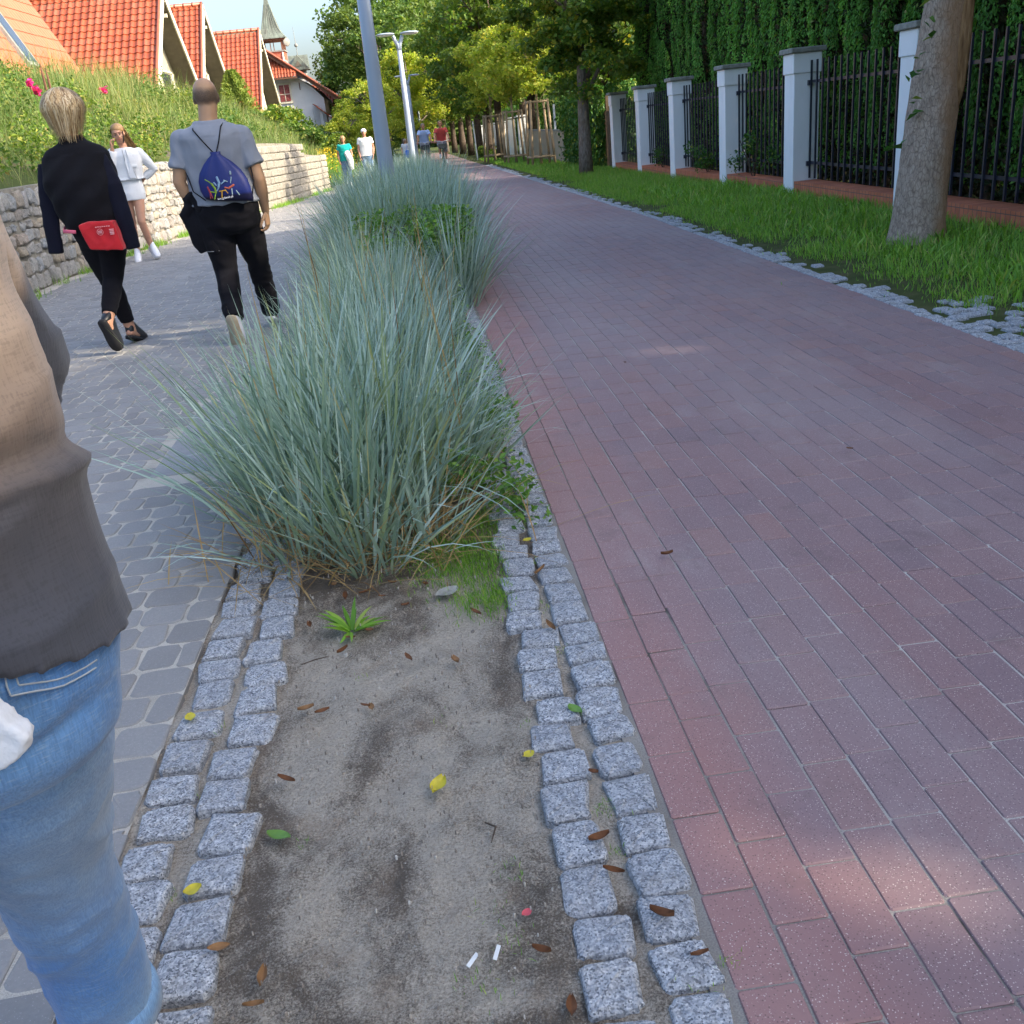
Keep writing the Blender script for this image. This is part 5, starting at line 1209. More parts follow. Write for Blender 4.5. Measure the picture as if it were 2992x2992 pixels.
def make_top(root, j, mat_, off=.022, hem=.86, top=1.43, sleeve=(.45,.45), voxel=.010, amp=.006, name='shirt', flare=.012, slr=.014, fn=None, freq=8, tilt=0):
    j = dict(j, boxy=1); r = BODY_R; w = j['w']; b = MB(); q = lambda k: Vector(j[k])
    b.rings(torso_rings(j, off, hem, top, flare), 26)
    if tilt: b.v = [(x,y,z+tilt*x*max(0,1-(z-hem)/.12)) for x,y,z in b.v]
    for i,s in enumerate('LR'):
        sh, el, wr = q('sh'+s), q('el'+s), q('wr'+s)
        if sleeve[i] <= 0: continue
        k = sleeve[i]
        if k <= 1: pts = [sh, sh.lerp(el,k*.55), sh.lerp(el,k)]; rr = [r['sh']*w+slr*.6, r['ua']*w+slr, r['ua']*w+slr*1.4]
        else: pts = [sh, sh.lerp(el,.5), el, el.lerp(wr,.5*(k-1)), el.lerp(wr,k-1)]; rr = [r['sh']*w+slr*.6, r['ua']*w+slr, r['el']*w+slr, r['fa']*w+slr, r['wr']*w+slr*1.1]
        b.tube(pts, rr, 14)
        b.ball(sh, r['sh']*w+slr*.7)
    me = remesh(b, voxel, 4, amp, freq, (1,1,1), fn); return link(name, me, mat_, root)
def make_shoe(root, an, to, mat_, sole_mat, name='shoe', h=.062, w=.043, solec=None):
    an, to = Vector(an), Vector(to); d = (to-an); d.z += 0; L = d.length; d.normalize(); up = V3(0,0,1); up = (up-d*up.dot(d)).normalized(); sd = d.cross(up)
    heel = an - d*.075 ; b = MB(); rings = []
    base = -.0
    for a,hw,zt,zb in ((-.035,.026,.075,-.03),(-.02,.034,.085,-.045),(.03,.036,.085,-.045),(.09,.040,.055,-.045),(.15,.045,.035,-.045),(.20,.042,.018,-.045),(.225,.03,.0,-.042),(.235,.016,-.012,-.038)):
        c = an + d*(a-.02)
        rings.append([c + sd*hw*math.cos(t)*(w/.043) + up*((zt+zb)/2+(zt-zb)/2*math.sin(t)) for t in [2*math.pi*k/14 for k in range(14)]])
    b.loft(rings); o = b.build(name, mat_, root, True)
    s = MB(); rings = []
    for a,hw in ((-.042,.018),(-.03,.032),(.0,.036),(.06,.036),(.12,.043),(.17,.045),(.205,.036),(.222,.016)):
        c = an + d*(a-.02) - up*.050
        rings.append([c + sd*hw*x*(w/.043) + up*z for x,z in ((-1,-.011),(1,-.011),(1.04,0),(1,.012),(-1,.012),(-1.04,0))])
    s.loft(rings); s.build('sole', sole_mat, o, True); return o
def strands(name, root, mat_, c, rad, n, length, seed, width=.005, start=(0,-.2,1), spread=1.45, lift=.006, sway=(0,0,0), yaw=0, cut=None, lmin=.5, jit=.04):
    """hair: strips that run from the crown down over the skull and hang"""
    rg = np.random.default_rng(seed); c = Vector(c); rad = Vector(rad); V, F = [], []
    Rm = Matrix.Rotation(yaw,3,'Z')
    for i in range(n):
        a = rg.uniform(0, 2*math.pi); th = rg.uniform(0, spread); L = length*rg.uniform(lmin,1.0); seg = 8; st = L/seg; k = 1+rg.uniform(-.3,1)*lift/.08
        if cut is not None and cut(a, th): continue
        fall = None; pts = []; an_ = a; pos = None
        for s_ in range(seg+1):
            if th < 1.62:
                pos = Vector((rad.x*math.sin(th)*math.cos(an_), rad.y*math.sin(th)*math.sin(an_), rad.z*math.cos(th)))*k
                th += st/((rad.x+rad.y+rad.z)/3); an_ += rg.normal(0,jit)
            else:
                pos = pos + Vector((sway[0]*st+rg.normal(0,.0022)-pos.x*.06, sway[1]*st+rg.normal(0,.0022)-pos.y*.04, -st))
            pts.append(c + Rm @ pos)
        base = len(V)
        for m,p in enumerate(pts):
            q = pts[min(m+1,seg)]-pts[max(m-1,0)]; o = (p-c); sd = q.cross(o); sd = sd.normalized() if sd.length > 1e-6 else Vector((1,0,0))
            w = width*(1-.75*(m/seg)**2)*.5; V += [tuple(p+sd*w), tuple(p-sd*w)]
        for m in range(seg): F.append((base+2*m, base+2*m+1, base+2*m+3, base+2*m+2))
    me = bpy.data.meshes.new(name); me.from_pydata(V,[],F); me.polygons.foreach_set('use_smooth',[True]*len(F)); return link(name, me, mat_, root)
def face(root, j, eye=M['bike_dark'], brow=None, lip=None):
    c = Vector(j['head']); s = j['hs']; Rm = Matrix.Rotation(j['hyaw'],3,'Z') @ Matrix.Rotation(j['hpitch'],3,'X') @ Matrix.Rotation(j['hroll'],3,'Y')
    p = lambda x,y,z: c+Rm@(Vector((x,y,z))*s)
    for q in (-1,1):
        b = MB(); b.ball(p(q*.030,.082,.008), (.013*s,.006*s,.0055*s), 10, 6, Rm); b.build('eye', eye, root, True)
        b = MB(); b.tube([p(q*.016,.088,.030),p(q*.030,.090,.034),p(q*.046,.080,.028)], .003, 5); b.build('eyebrow', brow or M['dark_wood'], root, True)
    b = MB(); b.tube([p(-.024,.084,-.048),p(-.01,.094,-.054),p(.01,.094,-.054),p(.024,.084,-.048)], [.002,.0045,.0045,.002], 6); b.build('lips', lip or M['lip'], root, True)
M['lip'] = simple('lips', (.45,.12,.11), .4, .4)
t = NT('blonde_hair'); M['hair_blond'] = t.fin(t.ramp(t.isl(), [(0,(.16,.085,.035)),(.3,(.40,.26,.12)),(.65,(.60,.43,.22)),(1,(.72,.60,.40))]), .4, .5)
t = NT('honey_hair'); M['hair_honey'] = t.fin(t.ramp(t.isl(), [(0,(.25,.14,.06)),(.5,(.45,.29,.13)),(1,(.62,.45,.24))]), .4, .5)
t = NT('grey_hair'); M['hair_grey'] = t.fin(t.ramp(t.isl(), [(0,(.25,.20,.15)),(1,(.55,.48,.38))]), .5, .4)
M['cloth_black'] = cloth('black_knit', (.008,.008,.011), .95, .2, 0, .4, .03); M['cloth_navy'] = cloth('black_navy_knit', (.007,.008,.018), .9, .2, 0, .4, .05)
M['black_trouser'] = cloth('black_trouser', (.007,.007,.010), .9, .2, 0, .2, .02); M['shirt_grey'] = cloth('grey_marl_jersey', (.235,.255,.30), .9, .05, 0, .2, .2)
M['white_knit'] = cloth('white_boucle', (.70,.72,.75), .9, .05, 0, .6, .3); M['white_shoe'] = simple('white_shoe', (.72,.74,.80), .6, .3, .04); M['sole_tan'] = simple('tan_sole', (.36,.31,.22), .8, .2, .15, 20); M['sole_white'] = simple('white_sole', (.65,.65,.66), .7, .2)
M['black_leather'] = simple('black_leather', (.014,.016,.02), .4, .5, .2); M['black_sole'] = simple('black_sole', (.02,.02,.022), .7, .3)
M['red_bag'] = cloth('red_canvas', (.50,.010,.018), .6, .12, 0, .3, .2, .3); M['pink_strap'] = simple('pink_strap', (.62,.12,.20), .6, .3); M['print_pink'] = simple('pale_print', (.72,.35,.36), .7, .2)
t = NT('blue_drawstring'); p = t.obj(); z = t.sep(p)[2]
c = t.mix(t.ramp(t.math('ADD', z, 0), [(.985,0),(1.0,1)]), (.006,.006,.034), (.008,.018,.135)); M['bag_blue'] = t.fin(c, .5, .4, t.bump(t.noise(p,60,3),.2,.004))
M['cord'] = simple('black_cord', (.008,.008,.012), .8, .2)
# ---- near person on the left edge: dip-dyed shirt and jeans, seen from behind
def near_person():
    root = empty('person', (-.50,.80,0), 0, 'person in a tan-to-charcoal dip-dyed shirt and blue jeans walking at the left edge, seen from behind', 'person')
    root['label'] = 'nearest person at the left edge, in a tan to charcoal dip-dyed shirt and blue jeans'
    o = Vector((-.50,.80,0)); W = lambda x,y,z: tuple(Vector((x,y,z))-o)
    j = J(pelvis=(0,0,.93), waist=(-.012,.01,1.09), chest=(-.030,.02,1.27), neck=(-.08,.02,1.46), head=(-.10,.05,1.62), w=.98,
          shR=(.075,.05,1.365), elR=W(-.462,1.05,1.07), wrR=W(-.62,1.26,1.10), shL=(-.24,0,1.37), elL=(-.33,-.10,1.12), wrL=(-.20,-.13,.93),
          hipR=(.060,.0,.90), knR=W(-.530,.955,.53), anR=W(-.590,1.09,.125), toeR=W(-.665,1.17,.05), hipL=(-.10,-.02,.90), knL=(-.16,-.10,.50), anL=(-.17,-.38,.16), toeL=(-.17,-.27,.03))
    make_body(root, j, M['skin'], .010, curl=(1.2,.6), palm=((1,.3,0),(0,0,-1)))
    # jeans
    t = NT('denim'); p = t.obj(); n = t.noise(p, 4, 4)
    c = t.ramp(n, [(.3,(.06,.19,.48)),(.5,(.12,.28,.56)),(.7,(.22,.38,.58))])
    s = t.sep(p); wash = t.math('ADD', t.math('MULTIPLY', t.noise(p, 3, 3), .5), t.math('MULTIPLY', t.math('ABSOLUTE', t.math('SUBTRACT', s[2], .62)), 1.2))
    c = t.mix(t.ramp(wash, [(.25,.5),(.6,0)]), c, (.30,.38,.44))
    w1 = t.noise(t.scale(p,(1,1,.08)), 520, 2); w2 = t.noise(t.scale(p,(.12,.12,1)), 620, 2)
    c = t.mix(t.ramp(w1, [(.35,.45),(.6,0)]), c, (.06,.13,.27)); c = t.mix(t.ramp(w2, [(.52,0),(.75,.35)]), c, (.42,.52,.60))
    M['denim'] = t.fin(c, .85, .2, t.bump(t.math('ADD', w1, w2), .35, .0012), Sheen__Weight=.2)
    def folds(co):
        d = 0
        # creases behind the knee and under the seat on the front leg
        if co.x > -.12:
            k = math.exp(-((co.z-.60)/.10)**2); q_ = Vector((co.x*9,co.y*7,(co.z+co.x*.9)*15)); q_ += noise.noise_vector(co*7)*.9; d += .0085*k*(.5-2.2*abs(noise.noise(q_)))
            k = math.exp(-((co.z-.33)/.20)**2); q_ = Vector((co.x*8,co.y*6,(co.z-co.x*.9)*10)); q_ += noise.noise_vector(co*6)*.9; d += .006*k*(.5-2.2*abs(noise.noise(q_)))
        k = math.exp(-((co.z-(.825+.35*(co.x-.12)))/.010)**2)*max(0,min(1,(co.x-.0)/.05))*max(0,min(1,(.175-co.x)/.03)); d -= .006*k if co.y < .03 else 0
        k = math.exp(-((co.z-.875)/.04)**2); d += .006*k*math.exp(-((co.x-.09)/.05)**2) if co.y < .02 else 0
        return d
    tr = make_trousers(root, j, M['denim'], .013, 1.02, (.97,.93), .006, .003, 'jeans', .014, 1.02, folds)
    bvh = BVHTree.FromPolygons([v.co for v in tr.data.vertices], [tuple(p.vertices) for p in tr.data.polygons])
    def on(x,z,off=.0022,frm=-1.0):
        h = bvh.ray_cast(Vector((x,frm,z)), Vector((0,1,0)))
        return h[0]+Vector((0,-off,0)) if h[0] is not None else None
    def patch(name, pts_fn, nu, nv, off, m):
        g = [[on(*pts_fn(i/nu,k/nv), off) for i in range(nu+1)] for k in range(nv+1)]; vs = []; ids = {}
        for k,rw in enumerate(g):
            for i,q in enumerate(rw):
                if q is not None: ids[(i,k)] = len(vs); vs.append(tuple(q))
        fs = [(ids[(i,k)],ids[(i+1,k)],ids[(i+1,k+1)],ids[(i,k+1)]) for i in range(nu) for k in range(nv) if all(q in ids for q in ((i,k),(i+1,k),(i+1,k+1),(i,k+1)))]
        b = MB(); b.add(vs, fs); return b.build(name, m, tr, True)
    # right back pocket with double stitching
    quad = lambda u,v: (.125+.058*u, .98 + (-.092-.02*u-.004*(1-abs(2*u-1)))*v)
    patch('back_pocket', quad, 16, 16, .0034, M['denim'])
    M['stitch'] = simple('pale_stitching', (.44,.50,.54), .8, .2)
    def seam(pts, r, name='seam'):
        q = [on(x,z,.0042) for x,z in pts]; q = [a for a in q if a is not None]
        if len(q) > 1: b = MB(); b.tube(q, r, 5); b.build(name, M['stitch'], tr)
    for o_ in (0,.006):
        seam([(.126+o_,.98-.090*k/10+o_) for k in range(11)] , .0008)
        seam([(.126+o_+(.056-o_)*k/10,.889+o_-.02*k/10-.004*(1-abs(2*k/10-1))) for k in range(11)], .0008)
    for o_ in (0,.007): seam([(.070+o_-.012*(k/14)**2,1.0-.17*k/14) for k in range(15)], .0009)
    # turned-up hem
    b = MB(); kn, an = Vector(j['knR']), Vector(j['anR']); d = (an-kn).normalized(); e = kn.lerp(an,.96); b.tube([e-d*.05,e-d*.03,e,e+d*.004], [.066,.070,.071,.066], 26); b.build('turned_up_hem', M['denim'], tr, True)
    # shirt
    t = NT('dip_dyed_linen'); p = t.obj(); s = t.sep(p); v = t.math('ADD', s[2], t.math('MULTIPLY', t.math('SUBTRACT', t.noise(p, 7, 5), .5), .12))
    dl = t.n('VectorMath', _operation='DISTANCE'); t.set(dl.inputs[0], p); dl.inputs[1].default_value = (.038,.27,1.06); v = t.math('SUBTRACT', v, t.math('MULTIPLY', t.ramp(dl.outputs['Value'], [(.10,1),(.19,0)]), .4)); c = t.n('ValToRGB'); e = c.color_ramp.elements
    t.set(c.inputs[0], t.math('DIVIDE', t.math('SUBTRACT', v, .9), .5))
    for q,(pp,cc) in zip(range(5), [(.05,(.050,.054,.070)),(.24,(.075,.068,.072)),(.34,(.20,.145,.105)),(.50,(.52,.37,.25)),(.85,(.66,.50,.37))]):
        if q > 1: e.new(.5)
    for q,(pp,cc) in zip(e, [(.05,(.072,.076,.092)),(.26,(.10,.092,.095)),(.36,(.25,.185,.14)),(.50,(.56,.41,.29)),(.85,(.72,.56,.43))]): q.position = pp; q.color = (*cc,1)
    w1 = t.noise(t.scale(p,(1,1,.1)), 420, 2); w2 = t.noise(t.scale(p,(.1,.1,1)), 420, 2); ww = t.math('ADD', w1, w2)
    cc = t.mix(t.ramp(ww, [(.8,.4),(1.1,0)]), c.outputs[0], t.mix(.5, c.outputs[0], (.02,.02,.02)))
    M['dipdye'] = t.fin(cc, .9, .15, t.bump(ww, .4, .0012), Sheen__Weight=.2)
    def sf(co):
        d = 0
        w_ = .03*noise.noise(co*5); d += .0075*math.exp(-((co.z-(1.02+.16*co.x)-w_)/.010)**2)-.006*math.exp(-((co.z-(1.044+.16*co.x)-w_)/.012)**2)
        d += .006*noise.noise(Vector((co.x*7,co.y*7,co.z*2.5))); q_ = Vector((co.x*4+co.z*3,co.y*4,co.z*11-co.x*3)); q_ += noise.noise_vector(co*3)*.6; d += .0055*(1-3.2*abs(noise.noise(q_)))*(1 if co.z < 1.12 else .5)
        return d
    sh = make_top(root, j, M['dipdye'], .028, .948, 1.45, (1.45,1.0), .006, .0025, 'shirt', .006, .018, sf, 6, -.33)
    bvh = BVHTree.FromPolygons([v.co for v in sh.data.vertices], [tuple(p.vertices) for p in sh.data.polygons])
    b = MB()
    for k in range(26):
        x, z = -.02+.0022*k+.00002*k*k, 1.035-.0060*k; h = bvh.ray_cast(Vector((x,-1,z)), Vector((0,1,0)))
        h2 = bvh.ray_cast(Vector((x+.001,-1,z-.0035)), Vector((0,1,0)))
        if h[0] is not None and h2[0] is not None: b.tube([h[0]+V3(0,-.001,0), h2[0]+V3(0,-.001,0)], .0009, 4)
    b.build('stitching', M['cord'], sh)
    strands('hair', root, M['hair_honey'], j['head'], (.088,.108,.10), 900, .30, 4, .006)
    for s in 'LR': make_shoe(root, j['an'+s], j['toe'+s], M['white_shoe'], M['sole_white'])
    # white knitted cloth hanging from the left hand
    t = empty('white_cloth', (-.50,.80,0), 0, 'corner of a white textured cloth hanging from the left hand over the jeans', 'cloth')
    b = MB(); b.prism([(-.2,1.01),(.09,1.01),(.135,.955),(.173,.900),(.168,.888),(.13,.866),(.085,.845),(-.2,.80)], -.186, -.168); b.prism([(-.2,1.01),(.06,1.01),(.11,.94),(.12,.905),(.07,.862),(-.2,.82)], -.166, -.150)
    link('knit', remesh(b, .0035, 2, .0012, 60), M['white_knit'], t)
near_person()
# ---- blonde woman in black, seen from behind
def woman():
    root = empty('person', (-2.24,7.15,0), 0, 'blonde woman in a black draped sweater and black cropped trousers with a red belt bag', 'person')
    j = J(head=(0,.0,1.565), neck=(0,-.02,1.41), chest=(0,-.01,1.24), waist=(.02,0,1.04), pelvis=(.03,0,.90), w=1.02, hyaw=-.25, hs=.96,
          shL=(-.135,0,1.315), elL=(-.155,.10,1.10), wrL=(-.06,.24,1.02), shR=(.135,0,1.305), elR=(.155,.10,1.08), wrR=(.06,.24,1.02),
          hipL=(-.05,0,.86), hipR=(.12,0,.86), knR=(.02,.06,.50), anR=(.0,-.12,.20), toeR=(-.005,-.03,.05), knL=(-.03,.16,.47), anL=(.01,.24,.085), toeL=(.03,.38,.035))
    j['knR'] = (.03,.05,.50); j['anR'] = (-.005,-.20,.23); j['toeR'] = (.015,-.115,.055)
    make_body(root, j, M['skin'], .010, curl=(.5,.5), palm=((0,-1,0),(0,-1,0)))
    make_trousers(root, j, M['black_trouser'], .010, .98, (.80,.80), .010, .004, flare=.004)
    # draped sweater
    b = MB(); b.rings([(.02,-.01,.865,.195,.14),(.02,-.02,.95,.215,.15),(.01,-.03,1.06,.235,.155),(0,-.03,1.18,.240,.15),(0,-.01,1.27,.232,.145),(0,0,1.33,.213,.13),(0,-.005,1.375,.168,.115),(0,-.012,1.41,.092,.075),(0,-.015,1.45,.072,.068)], 28)
    def sw(co): return .010*noise.noise(Vector((co.x*4,co.y*4,co.z*2.2)))+.006*math.sin((co.z*1.0-co.x*.9+.06*noise.noise(co*3))*34)*(1 if co.z < 1.33 else .3)
    me = remesh(b, .010, 3, .004, 6, fn=sw); link('sweater', me, M['cloth_black'], root)
    for nm,pts,rr,fl in (('hanging_sleeve',[(-.19,-.01,1.28),(-.240,-.03,1.08),(-.270,-.03,.88),(-.285,-.02,.715)],[.07,.060,.052,.050],.55),('hanging_sleeve',[(.16,-.04,1.33),(.222,-.10,1.12),(.245,-.10,.90),(.255,-.09,.70)],[.04,.060,.055,.050],.55)):
        b = MB(); b.tube(pts, rr, 14, flat=fl, up=(0,1,0)); me = remesh(b, .010, 2, .005, 9); link(nm, me, M['cloth_navy'], root)
    # hair
    b = MB(); b.ball((0,-.02,1.60),(.098,.112,.104),20,14); b.ball((0,-.065,1.53),(.066,.055,.075),16,12); me = remesh(b,.010,2,.008,18,(1,1,.35)); h = link('hair', me, M['hair_blond'], root)
    strands('hair_strands', h, M['hair_blond'], (0,-.018,1.605), (.098,.112,.104), 2600, .240, 11, .0052, spread=1.35, lift=.034, yaw=-.25, jit=.10, cut=lambda a,th: (math.sin(a) > .55 and th > .75), lmin=.45)
    for s in 'LR': make_shoe(root, j['an'+s], j['toe'+s], M['black_leather'], M['black_sole'], w=.040)
    # red belt bag
    t = empty('belt_bag', (-2.24,7.15,0), 0, 'red fabric belt bag with pale print worn at the right hip of the blonde woman', 'bag')
    b = MB(); yb = -.19
    P = [(-.04,.890),(.02,.905),(.185,.895),(.20,.82),(.215,.705),(.10,.715),(.0,.730),(-.025,.80)]
    b.prism(P, yb, yb+.11); me = remesh(b, .007, 5, .004, 12); link('pouch', me, M['red_bag'], t)
    b = MB(); b.tube([(-.07,-.175,.85),(-.16,-.14,.86),(-.19,-.02,.875),(-.17,.10,.88)], .012, 8, flat=.35, up=(0,1,0)); b.build('strap', M['pink_strap'], t, True)
    b = MB(); c = (.095,yb-.010,.835); n = 22
    b.tube([(c[0]+.020*math.cos(2*math.pi*k/n), c[1], c[2]+.020*math.sin(2*math.pi*k/n)) for k in range(n+1)], .0014, 5)
    for x in (-.010,-.003,.004): b.box((c[0]+x,c[1],c[2]),(.0035,.003,.020))
    b.box((c[0]+.001,c[1],c[2]),(.003,.003,.022),0,0,.5); b.box((c[0]+.010,c[1],c[2]),(.0035,.003,.020)); b.build('emblem', M['print_pink'], t)
    b = MB()
    for k in range(7): b.box((.075+k*.0145,yb-.010,.868+.001*(k%2)),(.009,.003,.006))
    for r_ in range(4): b.box((.172,yb-.010,.845-.010*r_),(.030-.004*(r_%2),.003,.006))
    b.build('print', M['print_pink'], t)
woman()
# ---- bald man with the blue drawstring bag
def man():
    X0, Y0 = -1.30, 7.0
    root = empty('person', (X0,Y0,0), 0, 'bald man in a grey t-shirt and black trousers walking away, seen from behind', 'person')
    j = J(head=(.01,.03,1.595), neck=(0,.0,1.44), chest=(0,0,1.26), waist=(0,.01,1.07), pelvis=(.01,0,.92), w=1.16, hs=1.03, nk=.062,
          shL=(-.192,0,1.345), elL=(-.262,-.03,1.09), wrL=(-.20,.05,.885), shR=(.188,0,1.335), elR=(.262,-.02,1.06), wrR=(.255,.05,.845),
          hipL=(-.09,0,.88), knL=(-.085,.03,.49), anL=(-.06,-.17,.17), toeL=(-.055,-.13,.035), hipR=(.10,0,.88), knR=(.11,.22,.50), anR=(.11,.42,.10), toeR=(.12,.58,.035))
    t = NT('stubbled_skin'); p = t.obj(); s = t.sep(p); nz_ = t.noise(p, 30, 3)
    m1 = t.ramp(t.math('ADD', t.math('ABSOLUTE', t.math('SUBTRACT', s[2], 1.60)), t.math('MULTIPLY', t.math('SUBTRACT', nz_, .5), .03)), [(.025,1),(.06,0)]); m2 = t.ramp(s[1], [(.04,1),(.08,0)])
    c = t.mix(t.ramp(t.noise(p,12,4), [(.3,0),(.7,1)]), (.40,.235,.135), (.45,.27,.16)); c = t.mix(t.math('MULTIPLY', t.math('MULTIPLY', m1, m2), .9), c, t.mix(t.ramp(t.noise(p, 300, 2), [(.35,0),(.6,1)]), (.05,.04,.035), (.16,.11,.08)))
    M['stubble'] = t.fin(c, .5, .35, Subsurface__Weight=.06)
    make_body(root, j, M['stubble'], .010, curl=(1.3,.9), palm=((1,0,0),(-1,.2,0)), thumb=(1,-1), handdir=((.1,.1,-1),(-.02,.05,-1)))
    # close-cropped hair band round the back and sides of the skull
    b = MB(); c = Vector(j['head']); rings = []
    for z,k in ((-.062,.74),(-.045,.86),(-.02,.955),(.01,1.0),(.04,.97),(.058,.90)):
        rings.append([(c.x+.0815*k*math.cos(a), c.y-.014+.1005*k*math.sin(a), c.z+z) for a in [math.pi*1.0-.25+(math.pi+.5)*q/24 for q in range(25)]])
    vs = [v for r_ in rings for v in r_]; b.add(vs, [(i*25+q,i*25+q+1,(i+1)*25+q+1,(i+1)*25+q) for i in range(5) for q in range(24)])
    t = NT('cropped_hair'); p = t.obj(); al = t.ramp(t.noise(p, 260, 3), [(.35,0),(.6,1)]); cm = t.mix(al, (.15,.105,.08), (.30,.19,.13)); hm = t.fin(cm, .8, .2)
    make_trousers(root, j, M['black_trouser'], .018, 1.0, (.96,.97), .010, .006, flare=.018, width=.93)
    def tf(co):
        q_ = Vector((co.x*6+co.z*5,co.y*5,co.z*4-co.x*5)); q_ += noise.noise_vector(co*3)*.6; d = .011*(.4-1.8*abs(noise.noise(q_)))*(1 if co.z < 1.36 else .3); return d
    make_top(root, j, M['shirt_grey'], .030, .930, 1.455, (.66,.66), .009, .004, 't_shirt', .014, .016, tf, 7)
    for s in 'LR': make_shoe(root, j['an'+s], j['toe'+s], M['white_shoe'], M['sole_tan' if s == 'L' else 'sole_white'], w=.046)
    # drawstring bag
    t = empty('drawstring_bag', (X0,Y0,0), 0, 'blue drawstring backpack printed with small colourful athletes on the back of the bald man', 'bag')
    B = MB(); yb = -.165; rings = []
    prof = [(.955,.150,.030,.035),(.975,.160,.050,.03),(1.03,.163,.060,.02),(1.09,.156,.058,.012),(1.14,.135,.050,.008),(1.19,.095,.038,.004),(1.225,.055,.028,.0),(1.245,.030,.020,0),(1.262,.034,.020,0)]
    for z,rx,ry,dx in prof:
        n = 40; rr = []
        for q in range(n):
            a = 2*math.pi*q/n; k = 1+(.10 if z > 1.10 else .02)*math.cos(a*9)*(1 if z < 1.25 else .5)
            rr.append((.035+dx+rx*math.copysign(abs(math.cos(a))**.7,math.cos(a)), yb+ry*k*math.sin(a), z-(.02*(math.cos(a)) if z < 1.0 else 0)))
        rings.append(rr)
    B.loft(rings); B.build('sack', M['bag_blue'], t, True)
    b = MB(); b.tube([(.03,yb-.01,1.25),(-.03,-.165,1.33),(-.085,-.13,1.405),(-.10,-.02,1.445)], .0042, 6); b.tube([(.04,yb-.01,1.25),(.07,-.165,1.32),(.095,-.13,1.41),(.105,-.02,1.445)], .0042, 6)
    b.tube([(-.09,yb+.01,.97),(-.165,-.12,1.03),(-.20,-.05,1.15),(-.19,.05,1.28)], .0042, 6); b.tube([(.215,yb+.02,.965),(.235,-.10,1.06),(.225,-.05,1.17),(.21,.05,1.28)], .0042, 6); b.build('cord', M['cord'], t, True)
    # athletes print: sx, sz in metres on the sack, y just proud of the fabric
    yp = yb-.064
    def fig(name, col, segs, alpha=None):
        b = MB()
        for pts,r in segs: b.tube([(.045+x,yp+.06*((x/.16)**2)*.6,1.045+z) for x,z in pts], r*.72, 6, round_end=True, flat=.35, up=(0,1,0))
        b.build(name, simple('print_'+name, tuple(c_*.62 for c_ in col), .6, .3), t, True)
    fig('red_athlete', (.62,.08,.10), [([(-.092,.006),(-.082,-.03)],.009),([(-.085,-.03),(-.088,-.065)],.004),([(-.08,-.03),(-.074,-.062)],.004)])
    fig('green_athlete', (.33,.52,.06), [([(-.10,.055),(-.075,.038),(-.06,.02)],.005),([(-.062,.025),(-.045,-.005),(-.045,-.03)],.010),([(-.045,-.03),(-.08,-.022)],.006),([(-.045,-.03),(-.062,-.07)],.006)])
    fig('blue_athlete', (.35,.55,.80), [([(-.02,.06),(-.012,.03),(-.02,.005)],.012),([(-.045,.03),(-.035,.015)],.008),([(-.02,.0),(-.035,-.02)],.006),([(0,.02),(.025,.035)],.006)])
    fig('orange_athlete', (.70,.38,.04), [([(-.02,-.025),(.02,-.022)],.006),([(-.005,-.025),(-.012,-.065)],.006),([(.018,-.02),(.03,-.04)],.005)])
    fig('racket_athlete', (.62,.14,.08), [([(.045,-.01),(.075,.005)],.010),([(.02,-.005),(.045,-.014)],.008)])
    fig('pale_limbs', (.50,.66,.72), [([(.06,.02),(.07,.055)],.004),([(.07,.075),(.07,.088)],.009),([(.06,-.015),(.058,-.05)],.005),([(.075,-.01),(.10,-.058)],.006),([(.02,.04),(.04,.03)],.005)])
    cu = bpy.data.curves.new('web_address','FONT'); cu.body = 'sos.gdansk.pl'; cu.size = .020; cu.align_x = 'CENTER'; cu.extrude = .0006
    o = bpy.data.objects.new('tmp_text', cu); COL.objects.link(o); dg = bpy.context.evaluated_depsgraph_get(); me = bpy.data.meshes.new_from_object(o.evaluated_get(dg)); bpy.data.objects.remove(o)
    to = link('web_address', me, simple('white_print', (.8,.8,.85), .6), t); to.location = (.055,yp+.001,.972); to.rotation_euler = (R(90),R(-4),0)
    # dark jacket carried in the left hand
    t = empty('carried_jacket', (X0,Y0,0), 0, 'black jacket with a thin white trim carried in the left hand of the bald man', 'jacket')
    b = MB(); b.tube([(-.20,.02,.90),(-.215,0,.985),(-.17,-.04,1.0),(-.14,-.06,.93)], [.045,.055,.05,.05], 12, round_end=True)
    b.tube([(-.19,0,.95),(-.20,-.02,.82),(-.19,-.02,.70),(-.175,-.02,.64)], [.075,.085,.070,.05], 14, flat=.55, up=(0,1,0))
    b.tube([(-.13,-.05,.95),(-.125,-.06,.80),(-.118,-.06,.68),(-.118,-.06,.625)], [.06,.060,.05,.046], 14, flat=.6, up=(0,1,0)); b.tube([(-.22,-.02,.93),(-.275,-.03,.88),(-.25,-.03,.82)], [.04,.035,.03], 10, round_end=True)
    me = remesh(b, .009, 2, .008, 10); link('fabric', me, M['cloth_black'], t)
    for z in (.665,.635):
        b = MB(); b.tube([(-.118+.049*math.cos(a),-.06+.031*math.sin(a),z) for a in np.linspace(-3.3,.2,14)], .0016, 4); b.build('trim', simple('pale_trim', (.4,.4,.42), .7), t)
man()
